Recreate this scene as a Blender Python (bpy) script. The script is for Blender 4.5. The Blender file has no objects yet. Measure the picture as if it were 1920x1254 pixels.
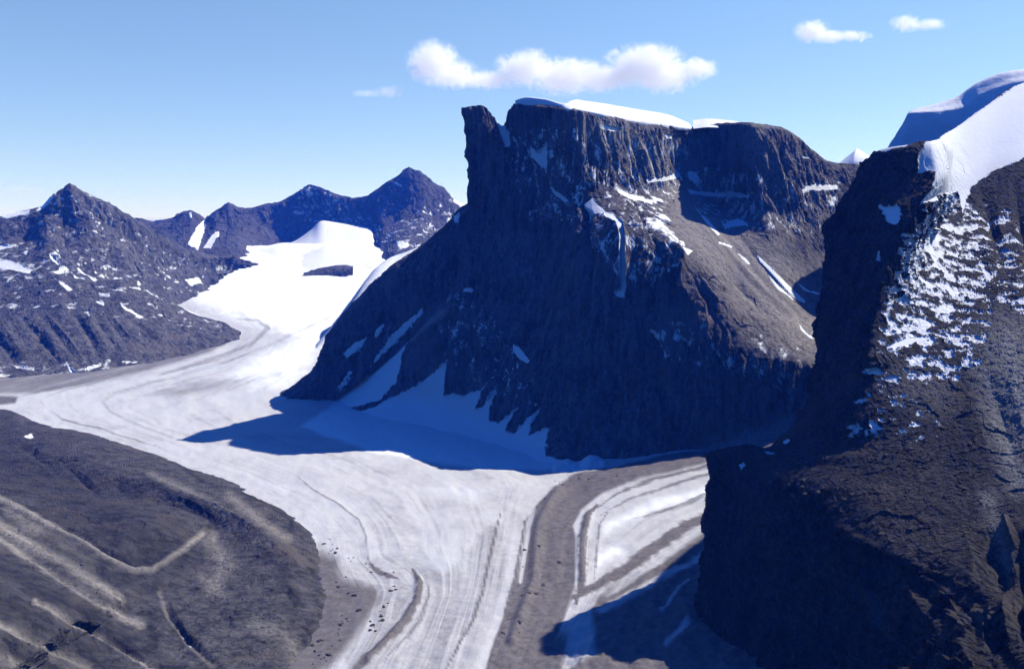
import bpy, math, random
import numpy as np
from mathutils import Vector

random.seed(7)
rng = np.random.default_rng(11)
scene = bpy.context.scene
COL = scene.collection

# ------------------------------------------------------------------ camera geometry
F, U0, V0 = 1800.0, 960.0, 440.0        # focal length and horizon in photograph pixels
CAMZ = 600.0                            # metres above the glacier

def W(u, v, y):                         # photograph direction + distance -> world point (metres)
    return ((u - U0) / F * y, y, CAMZ - (v - V0) / F * y)

def PX(P):                              # world points -> photograph direction
    y = np.maximum(P[..., 1], 1.0)
    return np.stack([U0 + P[..., 0] / y * F, V0 + (CAMZ - P[..., 2]) / y * F], -1)

# ------------------------------------------------------------------ noise
_perm = rng.permutation(256).astype(np.int64)
_perm = np.concatenate([_perm, _perm, _perm])
_g = rng.normal(size=(256, 3)); _g /= np.linalg.norm(_g, axis=1)[:, None]

def perlin(p):
    i = np.floor(p).astype(np.int64); f = p - i
    i &= 255
    w = f * f * f * (f * (f * 6 - 15) + 10)
    out = 0
    for dx in (0, 1):
        wx = w[:, 0] if dx else 1 - w[:, 0]
        for dy in (0, 1):
            wy = w[:, 1] if dy else 1 - w[:, 1]
            for dz in (0, 1):
                wz = w[:, 2] if dz else 1 - w[:, 2]
                h = _perm[_perm[_perm[i[:, 0] + dx] + i[:, 1] + dy] + i[:, 2] + dz]
                g = _g[h]
                d = g[:, 0] * (f[:, 0] - dx) + g[:, 1] * (f[:, 1] - dy) + g[:, 2] * (f[:, 2] - dz)
                out = out + wx * wy * wz * d
    return out * 1.6

def fbm(p, octaves=4, gain=.5):
    a, s, out = 1.0, 1.0, 0
    for k in range(octaves):
        out = out + a * perlin(p * s + 17.3 * k); a *= gain; s *= 2.03
    return out

def ridged(p, octaves=4, gain=.5):
    a, s, out = 1.0, 1.0, 0
    for k in range(octaves):
        out = out + a * (1 - np.abs(perlin(p * s + 31.7 * k)) * 2); a *= gain; s *= 2.07
    return out - 1.0

_cr = rng.random((256, 7))
def facets(p):
    """fractured blocks: every cell of a jittered lattice gets its own height and tilt; also the distance to the crack"""
    b = np.floor(p - .5).astype(np.int64)
    f1 = np.full(len(p), 9.0); f2 = np.full(len(p), 9.0); hid = np.zeros(len(p), np.int64); D = np.zeros_like(p)
    for dx in (0, 1):
        for dy in (0, 1):
            for dz in (0, 1):
                c = b + np.array([dx, dy, dz]); q = c & 255
                h = _perm[_perm[_perm[q[:, 0]] + q[:, 1]] + q[:, 2]]
                d = p - (c + .5 + (_cr[h, :3] - .5) * .8)
                r = (d ** 2).sum(1)
                m = r < f1
                f2 = np.where(m, f1, np.minimum(f2, r)); f1 = np.where(m, r, f1)
                hid[m] = h[m]; D[m] = d[m]
    tilt = ((_cr[hid, 3:6] - .5) * D).sum(1) * 2
    return (_cr[hid, 6] - .5) + tilt, np.sqrt(f2) - np.sqrt(f1)

def sstep(a, b, x):
    t = np.clip((x - a) / (b - a), 0, 1); return t * t * (3 - 2 * t)

# ------------------------------------------------------------------ 2D line helpers
def seg_dist(P, line, arrays=None):
    """distance of points P (N,2) to a polyline; also the interpolated values of arrays (per vertex)"""
    L = np.asarray(line, float)
    best = np.full(len(P), 1e18); val = None
    if arrays is not None: A = np.asarray(arrays, float); val = np.zeros(len(P))
    for a in range(len(L) - 1):
        d = L[a + 1] - L[a]; n = d @ d + 1e-12
        t = np.clip(((P - L[a]) @ d) / n, 0, 1)
        q = ((P - L[a] - t[:, None] * d) ** 2).sum(1)
        m = q < best
        best[m] = q[m]
        if arrays is not None: val[m] = (A[a] + (A[a + 1] - A[a]) * t)[m]
    return (np.sqrt(best), val) if arrays is not None else np.sqrt(best)

def inside(P, poly):
    L = np.asarray(poly, float); c = np.zeros(len(P), bool)
    j = len(L) - 1
    for i in range(len(L)):
        a, b = L[i], L[j]
        if a[1] != b[1]:
            m = ((a[1] > P[:, 1]) != (b[1] > P[:, 1])) & (P[:, 0] < (b[0] - a[0]) * (P[:, 1] - a[1]) / (b[1] - a[1]) + a[0])
            c ^= m
        j = i
    return c

def sdist(P, poly):
    d = seg_dist(P, list(poly) + [poly[0]])
    return np.where(inside(P, poly), d, -d)

def area_mask(uv, polys, soft=7.0):
    """polys: (weight, softness, points). 1 inside, 0 outside, weight .5 means broken patches"""
    m = np.zeros(len(uv))
    for w, s, poly in polys:
        L = np.asarray(poly, float); s = s or soft
        lo, hi = L.min(0) - 2 * s, L.max(0) + 2 * s
        k = np.where((uv > lo).all(1) & (uv < hi).all(1))[0]
        if not len(k): continue
        if len(L) > 2 and w > 0:
            sd = sdist(uv[k], poly)
        else:
            sd = -seg_dist(uv[k], poly)
        m[k] = np.maximum(m[k], w * np.clip(.5 + sd / (2 * s), 0, 1))
    return m

def line_mask(uv, lines):
    """lines: (weight, half width, points)"""
    m = np.zeros(len(uv))
    for w, hw, line in lines:
        L = np.asarray(line, float)
        lo, hi = L.min(0) - 3 * hw, L.max(0) + 3 * hw
        k = np.where((uv > lo).all(1) & (uv < hi).all(1))[0]
        if not len(k): continue
        d = seg_dist(uv[k], line)
        m[k] = np.maximum(m[k], w * np.clip(1 - .5 * d / hw, 0, 1))
    return m

# ------------------------------------------------------------------ patches: control net -> dense rock surface
def lerp_rows(y, n_per):
    out = [y[k] + (y[k + 1] - y[k]) * (np.arange(n) / n).reshape((-1,) + (1,) * (y.ndim - 1)) for k, n in enumerate(n_per)]
    return np.concatenate(out + [y[-1:]])

def pchip(y, n_per):
    """y (K, ...) control values at integers; n_per[k] steps in each interval"""
    K = len(y); d = np.diff(y, axis=0)
    m = np.zeros_like(y)
    m[0], m[-1] = d[0], d[-1]
    for k in range(1, K - 1):
        a, b = d[k - 1], d[k]
        with np.errstate(divide='ignore', invalid='ignore'):
            h = np.where(a * b > 0, 2 * a * b / (a + b), 0.0)
        m[k] = h
    out = []
    for k in range(K - 1):
        t = (np.arange(n_per[k]) / n_per[k]).reshape((-1,) + (1,) * (y.ndim - 1))
        h00 = 2 * t**3 - 3 * t**2 + 1; h10 = t**3 - 2 * t**2 + t; h01 = -2 * t**3 + 3 * t**2; h11 = t**3 - t**2
        out.append(h00 * y[k] + h10 * m[k] + h01 * y[k + 1] + h11 * m[k + 1])
    out.append(y[-1:])
    return np.concatenate(out)

def grid_normals(G):
    du = np.gradient(G, axis=1); dv = np.gradient(G, axis=0)
    n = np.cross(du, dv); n /= np.linalg.norm(n, axis=-1, keepdims=True) + 1e-9
    return n

def blur(a, k):
    for _ in range(k):
        p = np.pad(a, ((1, 1), (1, 1)) + ((0, 0),) * (a.ndim - 2), mode='edge')
        a = (p[:-2, 1:-1] + p[2:, 1:-1] + p[1:-1, :-2] + p[1:-1, 2:] + 2 * p[1:-1, 1:-1]) / 6
    return a

def net(rows, step=3.0, smooth=2, sharp=False):
    C = np.array([[W(*c) for c in r] for r in rows], float)
    uv = np.array([[c[:2] for c in r] for r in rows], float)
    du = np.abs(np.diff(uv, axis=1)).sum(-1).max(0); dv = np.hypot(*np.moveaxis(np.diff(uv, axis=0), -1, 0)).max(1)
    nu = [int(min(max(3, round(x / step)), 90)) for x in du]
    nv = [int(min(max(3, round(x / step)), 90)) for x in dv]
    G = pchip(C, nv)
    G = np.moveaxis((lerp_rows if sharp else pchip)(np.moveaxis(G, 1, 0), nu), 0, 1)
    G[1:-1, 1:-1] = blur(G, smooth)[1:-1, 1:-1]
    return G

def make_mesh(name, G, mat, parent=None, attrs=None, flip=False, crisp=False):
    R, Cn = G.shape[:2]
    P = G.reshape(-1, 3)
    base = np.array([P[:, 0].mean(), P[:, 1].mean(), P[:, 2].min()]) if parent is None else np.zeros(3)
    i = np.arange(R * Cn).reshape(R, Cn)
    q = np.stack([i[:-1, :-1], i[:-1, 1:], i[1:, 1:], i[1:, :-1]], -1).reshape(-1, 4)
    if flip: q = q[:, ::-1]
    me = bpy.data.meshes.new(name)
    me.vertices.add(len(P)); me.vertices.foreach_set('co', (P - base).astype(np.float32).ravel())
    me.loops.add(q.size); me.loops.foreach_set('vertex_index', q.astype(np.int32).ravel())
    me.polygons.add(len(q)); me.polygons.foreach_set('loop_start', np.arange(0, q.size, 4, dtype=np.int32))
    me.polygons.foreach_set('use_smooth', np.full(len(q), not crisp))
    me.update(calc_edges=True)
    for k, v in (attrs or {}).items():
        a = me.attributes.new(k, 'FLOAT', 'POINT'); a.data.foreach_set('value', np.asarray(v, np.float32).ravel())
    if mat: me.materials.append(mat)
    o = bpy.data.objects.new(name, me); COL.objects.link(o)
    if parent is not None:
        o.parent = parent; o.location = -Vector(parent.location)
    else:
        o.location = base
    return o

def rock_patch(name, rows, mat, parent=None, step=3.0, amp=8.0, size=90.0, flute=0.0, fsize=22.0, fine=1.5, fsz=14.0, sheer=5.0,
               strokes=(), snow=(), snow_lines=(), pale=(), holes=(), flat_amp=1.0, flip=False, smooth=2, edge_fade=None, snow_slope=0.35, dark=(), blocks=(), crisp=True, thick=0.0, snow_rag=0.0, snow_cell=14.0, sharp=False, calm=0.0):
    G = net(rows, step, smooth=smooth, sharp=sharp)
    n0 = grid_normals(G)
    if flip: n0 = -n0
    ns = blur(n0, 10); ns /= np.linalg.norm(ns, axis=-1, keepdims=True) + 1e-9
    shp = G.shape[:2]
    P = G.reshape(-1, 3).copy(); N = ns.reshape(-1, 3)
    uv = PX(P)
    # traced ribs (+) and gullies (-): (height in metres, half width in pixels, line)
    off = np.zeros(len(P))
    for a, hw, line in strokes:
        L = np.asarray(line, float); lo, hi = L.min(0) - hw, L.max(0) + hw
        k = np.where((uv > lo).all(1) & (uv < hi).all(1))[0]
        if not len(k): continue
        jit = 1 + .35 * fbm(P[k] / 40.0, 2)
        ln = np.hypot(*np.diff(L, axis=0).T); t = np.concatenate([[0], np.cumsum(ln)]) / ln.sum()
        prof = np.minimum(1, np.minimum(t, 1 - t) * 3.2 + .08)
        d, w = seg_dist(uv[k], line, prof)
        off[k] += a * w * np.maximum(0, 1 - d / (hw * jit))
    steep = sstep(.25, .75, 1 - np.abs(N[:, 2]))
    A = (.45 + .55 * steep) if flat_amp >= 1 else (flat_amp + (1 - flat_amp) * steep)
    off += amp * A * ridged(P / size, 4, .42)
    if flute:
        q = P / np.array([fsize, fsize, fsize * sheer]); q[:, :2] += .6 * fbm(P / (fsize * 4), 2)[:, None]
        off += flute * (.2 + .8 * steep) * ridged(q, 3, .42)
    off += fine * A * fbm(P / fsz, 2, .5)
    plm = line_mask(uv, pale) if len(pale) else 0 * steep
    off *= 1 - .55 * np.clip(plm, 0, 1) * calm
    for size_b, asp, amp_b in blocks:
        q = P / np.array([size_b, size_b, size_b * asp]) + .22 * np.stack([fbm(P / (size_b * 1.3) + k * 9.1, 2) for k in range(3)], -1)
        fb, ed = facets(q)
        off += amp_b * (1 - .6 * np.clip(plm, 0, 1) * calm) * (A if size_b > 10 else .45 + .55 * steep) * (fb - .3 * steep * (1 - sstep(0, .16, ed)))
    msk = area_mask(uv, snow) if len(snow) else np.zeros(len(P))
    if len(snow_lines): msk = np.maximum(msk, line_mask(uv, snow_lines))
    off *= 1 - .9 * sstep(.46, .64, msk)
    if thick:
        q = P / np.array([snow_cell, snow_cell * 1.2, snow_cell * .6])
        msk = np.where((msk > .06) & (msk < .86), msk + snow_rag * (fbm(q, 5, .6) - .12 * off / 3.0), msk)
        off += thick * sstep(.47, .6, msk)
    if edge_fade is not None: off *= edge_fade(uv, P)
    P = P + N * off[:, None]
    G = P.reshape(shp + (3,))
    n1 = grid_normals(G)
    if flip: n1 = -n1
    dn = (n1 - blur(n1, 8))[..., 2].reshape(-1)
    if not thick: msk = msk + snow_slope * dn * (msk > .12) * (msk < .9)
    at = {'snow': msk, 'pale': line_mask(uv, pale) if len(pale) else np.zeros(len(P)),
          'dark': line_mask(uv, dark) if len(dark) else np.zeros(len(P))}
    return make_mesh(name, G, mat, parent, at, flip, crisp and mat is not M_snow)

# ------------------------------------------------------------------ materials
class NT:
    def __init__(s, name):
        s.m = bpy.data.materials.new(name); s.m.use_nodes = True
        s.t = s.m.node_tree; s.t.nodes.clear()
    def n(s, kind, **kw):
        nd = s.t.nodes.new(kind)
        for k, v in kw.items():
            if k.startswith('i_'):
                key = k[2:]; key = int(key) if key.isdigit() else key.replace('_', ' ')
                s.set(nd.inputs[key], v)
            else: setattr(nd, k, v)
        return nd
    def set(s, sock, v):
        if isinstance(v, bpy.types.NodeSocket): s.t.links.new(v, sock)
        elif isinstance(v, bpy.types.Node): s.t.links.new(v.outputs[0], sock)
        else: sock.default_value = v
    def math(s, op, a, b=0.0, c=0.0, clamp=False):
        nd = s.n('ShaderNodeMath', operation=op, use_clamp=clamp)
        s.set(nd.inputs[0], a); s.set(nd.inputs[1], b); s.set(nd.inputs[2], c)
        return nd.outputs[0]
    def mix(s, f, a, b):
        nd = s.n('ShaderNodeMix', data_type='RGBA')
        s.set(nd.inputs[0], f); s.set(nd.inputs[6], a); s.set(nd.inputs[7], b)
        return nd.outputs[2]
    def ramp(s, f, a, b, lo=0.0, hi=1.0):
        nd = s.n('ShaderNodeMapRange', interpolation_type='SMOOTHSTEP')
        s.set(nd.inputs[0], f); nd.inputs[1].default_value = a; nd.inputs[2].default_value = b
        nd.inputs[3].default_value = lo; nd.inputs[4].default_value = hi
        return nd.outputs[0]
    def noise(s, vec, scale, detail=5, rough=.6, dist=0.0):
        nd = s.n('ShaderNodeTexNoise', noise_dimensions='3D')
        s.set(nd.inputs['Vector'], vec); nd.inputs['Scale'].default_value = scale
        nd.inputs['Detail'].default_value = detail; nd.inputs['Roughness'].default_value = rough
        nd.inputs['Distortion'].default_value = dist
        return nd.outputs[0]
    def scalev(s, vec, k):
        nd = s.n('ShaderNodeVectorMath', operation='MULTIPLY'); s.set(nd.inputs[0], vec); nd.inputs[1].default_value = k
        return nd.outputs[0]
    def attr(s, name):
        return s.n('ShaderNodeAttribute', attribute_name=name).outputs['Fac']

def col3(c): return (c[0], c[1], c[2], 1.0)

def rock_material(name, dark, light, warm, snow_noise=45.0, snow_k=.75, streak=18.0, bump=6.0, patch=120.0, snow_col=(.88, .90, .93), pale_col=(.24, .22, .205), grain=9.0, dark_col=(.03,.028,.03), cracks=.7, grainy=None, sstretch=(1, 1, 1.7)):
    T = NT(name)
    pos = T.n('ShaderNodeNewGeometry').outputs['Position']
    big = T.noise(pos, 1 / patch, 6, .62, .5)
    sv = T.scalev(pos, (1 / streak, 1 / streak, 1 / (streak * 11)))
    st = T.noise(sv, 1.0, 5, .6, .3)
    gr = T.noise(pos, 1 / grain, 6, .7)
    f = T.math('ADD', T.math('MULTIPLY', big, .30), T.math('ADD', T.math('MULTIPLY', st, .46), T.math('MULTIPLY', gr, .29)))
    if grainy:
        g2 = T.noise(T.scalev(pos, grainy), 1.0, 5, .65, .3)
        f = T.math('ADD', T.math('MULTIPLY', f, .55), T.math('MULTIPLY', g2, .46))
        gr = T.math('ADD', T.math('MULTIPLY', gr, .55), T.math('MULTIPLY', g2, .45))
    f = T.ramp(f, .40, .66)
    c = T.mix(f, col3(dark), col3(light))
    vo = T.n('ShaderNodeTexVoronoi', feature='DISTANCE_TO_EDGE')
    wp = T.n('ShaderNodeVectorMath', operation='ADD'); T.set(wp.inputs[0], T.scalev(pos, (1 / streak, 1 / streak, 1 / (streak * 3))))
    nz = T.n('ShaderNodeTexNoise'); T.set(nz.inputs['Vector'], pos); nz.inputs['Scale'].default_value = .6 / streak; nz.inputs['Detail'].default_value = 4
    T.set(wp.inputs[1], T.scalev(nz.outputs['Color'], (1.6, 1.6, 1.6)))
    T.set(vo.inputs['Vector'], wp.outputs[0]); vo.inputs['Scale'].default_value = 1.0
    crack = T.math('MULTIPLY', T.ramp(vo.outputs['Distance'], .0, .09, 1, 0), T.ramp(big, .38, .6))
    c = T.mix(T.math('MULTIPLY', crack, cracks), c, col3([x * .5 for x in dark]))
    wv = T.noise(pos, 1 / (patch * 1.7), 4, .6, .8)
    c = T.mix(T.ramp(wv, .52, .68, 0, .75), c, col3(warm))
    c = T.mix(T.math('MULTIPLY', T.attr('pale'), T.ramp(gr, .3, .65, .35, 1.0)), c, col3(pale_col))
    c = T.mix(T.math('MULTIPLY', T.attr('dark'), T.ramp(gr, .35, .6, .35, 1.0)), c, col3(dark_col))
    sn = T.noise(T.scalev(pos, sstretch), 1 / snow_noise, 7, .62)
    m = T.math('ADD', T.attr('snow'), T.math('MULTIPLY', T.math('SUBTRACT', sn, .5), snow_k))
    m = T.math('MULTIPLY', T.ramp(m, .44, .56), T.ramp(T.attr('snow'), .08, .2))
    sc = T.mix(T.noise(pos, 1 / 70, 4, .6), col3([x * .93 for x in snow_col]), col3(snow_col))
    c = T.mix(m, c, sc)
    b = T.math('SUBTRACT', T.math('ADD', T.math('MULTIPLY', gr, 1.0), T.math('MULTIPLY', st, .9)), T.math('MULTIPLY', crack, .25))
    bm = T.n('ShaderNodeBump'); bm.inputs['Distance'].default_value = bump
    T.set(bm.inputs['Strength'], T.math('SUBTRACT', .85, T.math('MULTIPLY', m, .8)))
    T.set(bm.inputs['Height'], b)
    p = T.n('ShaderNodeBsdfPrincipled')
    T.set(p.inputs['Base Color'], c); p.inputs['Roughness'].default_value = .9
    p.inputs['Specular IOR Level'].default_value = .12
    T.set(p.inputs['Normal'], bm.outputs[0])
    o = T.n('ShaderNodeOutputMaterial'); T.set(o.inputs['Surface'], p.outputs[0])
    return T.m

def snow_material(name, c=(.90, .92, .95), drift=45.0, bump=5.0):
    T = NT(name)
    pos = T.n('ShaderNodeNewGeometry').outputs['Position']
    a = T.noise(T.scalev(pos, (1, .4, 1.4)), 1 / drift, 7, .62, .8)
    cc = T.mix(a, col3([x * .84 for x in c]), col3(c))
    bm = T.n('ShaderNodeBump'); bm.inputs['Distance'].default_value = bump; bm.inputs['Strength'].default_value = .5
    T.set(bm.inputs['Height'], T.noise(pos, 1 / 20, 5, .6))
    p = T.n('ShaderNodeBsdfPrincipled'); T.set(p.inputs['Base Color'], cc); p.inputs['Roughness'].default_value = .7
    p.inputs['Specular IOR Level'].default_value = .2
    T.set(p.inputs['Normal'], bm.outputs[0])
    o = T.n('ShaderNodeOutputMaterial'); T.set(o.inputs['Surface'], p.outputs[0])
    return T.m

def glacier_material(name):
    T = NT(name)
    pos = T.n('ShaderNodeNewGeometry').outputs['Position']
    fl, deb, snw = T.attr('flow'), T.attr('debris'), T.attr('snow')
    cv = T.n('ShaderNodeCombineXYZ'); T.set(cv.inputs[0], T.math('MULTIPLY', fl, 26.0))
    T.set(cv.inputs[1], T.math('MULTIPLY', T.n('ShaderNodeSeparateXYZ', i_0=pos).outputs[1], .0016))
    s1 = T.noise(cv.outputs[0], 1.0, 8, .72, .25)
    cv2 = T.n('ShaderNodeCombineXYZ'); T.set(cv2.inputs[0], T.math('MULTIPLY', fl, 7.0))
    T.set(cv2.inputs[1], T.math('MULTIPLY', T.n('ShaderNodeSeparateXYZ', i_0=pos).outputs[1], .0011))
    s2 = T.noise(cv2.outputs[0], 1.0, 4, .6, .2)
    mo = T.noise(pos, 1 / 160, 6, .62, .6)
    gr = T.noise(pos, 1 / 14, 6, .75)
    d = T.math('ADD', T.math('MULTIPLY', s1, .42), T.math('ADD', T.math('MULTIPLY', s2, .32), T.math('ADD', T.math('MULTIPLY', mo, .35), T.math('MULTIPLY', gr, .2))))
    dirty = T.ramp(d, .60, .88)
    ice = T.mix(dirty, col3((.575, .57, .585)), col3((.30, .29, .30)))
    ice = T.mix(T.ramp(T.noise(pos, 1 / 260, 4, .6), .55, .75, 0, .35), ice, col3((.56, .63, .67)))
    sn = T.math('ADD', snw, T.math('MULTIPLY', T.math('SUBTRACT', T.math('ADD', T.math('MULTIPLY', s2, .6), T.math('MULTIPLY', mo, .4)), .5), .9))
    c = T.mix(T.ramp(sn, .3, .7), ice, col3((.90, .92, .95)))
    dm = T.math('ADD', deb, T.math('MULTIPLY', T.math('SUBTRACT', T.math('ADD', T.math('MULTIPLY', s1, .65), T.math('MULTIPLY', gr, .35)), .5), .8))
    dc = T.mix(T.ramp(gr, .3, .7), col3((.085, .075, .078)), col3((.20, .18, .175)))
    dc = T.mix(T.ramp(T.math('ADD', T.math('MULTIPLY', s1, .6), T.math('MULTIPLY', mo, .4)), .42, .62, 0, .6), dc, col3((.165, .15, .145)))
    c = T.mix(T.math('MULTIPLY', T.ramp(dm, .28, .74), T.ramp(deb, .05, .2)), c, dc)
    bm = T.n('ShaderNodeBump'); bm.inputs['Distance'].default_value = 5.0; bm.inputs['Strength'].default_value = .55
    T.set(bm.inputs['Height'], T.math('ADD', T.math('MULTIPLY', s1, .35), T.math('MULTIPLY', gr, .8)))
    p = T.n('ShaderNodeBsdfPrincipled'); T.set(p.inputs['Base Color'], c); p.inputs['Roughness'].default_value = .8
    p.inputs['Specular IOR Level'].default_value = .15
    T.set(p.inputs['Normal'], bm.outputs[0])
    o = T.n('ShaderNodeOutputMaterial'); T.set(o.inputs['Surface'], p.outputs[0])
    return T.m

M_main = rock_material('dark_granite', (.012, .011, .012), (.172, .162, .170), (.165, .135, .128), bump=4, pale_col=(.36, .325, .30), snow_noise=30, snow_k=.95, sstretch=(1.3, 1.0, .55))
M_fore = rock_material('brown_granite', (.004, .004, .004), (.064, .059, .054), (.060, .048, .036), snow_noise=9, streak=9, bump=3.6, patch=60, grain=3.6, snow_k=.22, pale_col=(.30, .295, .29), cracks=.3, grainy=(1/3.2, 1/22.0, 1/6.0))
M_left = rock_material('grey_gneiss', (.030, .031, .036), (.165, .158, .168), (.135, .12, .118), snow_noise=60, streak=26, bump=7)
M_far = rock_material('far_rock', (.035, .034, .036), (.12, .112, .115), (.11, .10, .098), snow_noise=90, streak=40, bump=9, patch=240, grain=20)
M_mor = rock_material('moraine_rubble', (.026, .025, .027), (.118, .111, .113), (.110, .092, .083), snow_noise=40, streak=24, bump=4, patch=90, grain=9, pale_col=(.46, .42, .37), cracks=.08, dark_col=(.008, .009, .012))
M_snow = snow_material('clean_snow')
M_ice = glacier_material('glacier_ice')

def tag(o, label, cat, kind=None, group=None):
    o['label'] = label; o['category'] = cat
    if kind: o['kind'] = kind
    if group: o['group'] = group
    return o

# ------------------------------------------------------------------ the valley floor and its glacier
APRON = [(1420, 900), (1345, 962), (1240, 1032), (1150, 1086), (1085, 1130), (1030, 1190), (960, 1260), (850, 1420)]
def flat(u, v, z=0.0):
    y = (CAMZ - z) * F / (v - V0); return ((u - U0) / F * y, y)
APRON_XY = np.array([flat(u, v, 8) for u, v in APRON])
def zg(x, y):
    x = np.asarray(x, float); y = np.asarray(y, float)
    z = 560 * (np.maximum(y - 3000, 0) / 6000) ** 1.5
    z = np.where(y > 8500, 491.5 + (y - 8500) * .02, z)
    z = z + .13 * np.maximum(x - 140, 0) * sstep(1500, 2300, y) * sstep(3600, 2700, y)
    return z
def ground_pt(u, v):
    y = np.linspace(500, 9900, 3000); x = (u - U0) / F * y
    vv = V0 + (CAMZ - zg(x, y)) / y * F
    k = np.argmax(vv < v)
    if k == 0: return flat(u, v)
    t = (vv[k - 1] - v) / (vv[k - 1] - vv[k]); yy = y[k - 1] + t * (y[k] - y[k - 1])
    return ((u - U0) / F * yy, yy)
def plan(line): return np.array([ground_pt(u, v) for u, v in line])

LEFT = [(470, 468), (440, 492), (400, 520), (372, 548), (395, 590), (446, 617), (400, 655), (250, 697), (130, 727), (30, 757), (90, 787),
        (200, 810), (330, 855), (440, 892), (520, 932), (580, 972), (612, 1012), (622, 1060), (648, 1110), (640, 1160), (600, 1254), (540, 1380)]
FLOW = [
 (0.0, LEFT),
 (0.12, [(500, 480), (420, 530), (385, 565), (470, 620), (430, 655), (300, 690), (160, 728), (75, 757), (110, 787), (210, 808), (350, 855), (480, 900), (570, 945), (610, 975), (650, 1010), (660, 1060), (690, 1110), (670, 1180), (630, 1254), (570, 1380)]),
 (0.3, [(530, 485), (450, 550), (500, 615), (470, 660), (320, 703), (200, 735), (180, 755), (240, 790), (360, 835), (480, 878), (590, 922), (655, 955), (686, 1000), (690, 1045), (762, 1072), (785, 1110), (745, 1180), (690, 1254), (620, 1380)]),
 (0.5, [(560, 500), (500, 570), (540, 635), (500, 685), (350, 725), (230, 747), (215, 765), (290, 800), (420, 835), (560, 878), (700, 925), (745, 980), (765, 1040), (800, 1080), (810, 1120), (775, 1190), (745, 1254), (690, 1380)]),
 (0.75, [(640, 520), (590, 600), (560, 680), (460, 740), (500, 800), (700, 850), (830, 920), (880, 1000), (870, 1080), (845, 1160), (820, 1254), (780, 1380)]),
 (0.9, [(670, 520), (620, 600), (580, 680), (500, 742), (600, 790), (800, 850), (920, 920), (930, 990), (910, 1080), (890, 1160), (865, 1254), (820, 1380)]),
 (1.0, [(700, 510), (640, 590), (600, 660), (560, 725), (520, 747), (640, 785), (820, 840), (960, 885), (1040, 897), (990, 950), (975, 1000), (955, 1100), (930, 1180), (895, 1254), (850, 1380)]),
 (1.2, [(1500, 800), (1340, 850), (1150, 892), (1065, 925), (1022, 980), (1012, 1080), (990, 1160), (960, 1254), (910, 1380)]),
 (1.5, [(1500, 835), (1340, 880), (1200, 912), (1110, 955), (1075, 1000), (1072, 1090), (1045, 1160), (1010, 1254), (960, 1380)]),
 (1.8, [(1500, 850), (1345, 905), (1250, 935), (1160, 970), (1112, 1010), (1110, 1080), (1080, 1150), (1040, 1254), (1000, 1380)]),
 (2.1, [(1500, 880), (1345, 945), (1250, 990), (1180, 1035), (1140, 1080), (1110, 1140), (1070, 1254), (1040, 1380)]),
]
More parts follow.
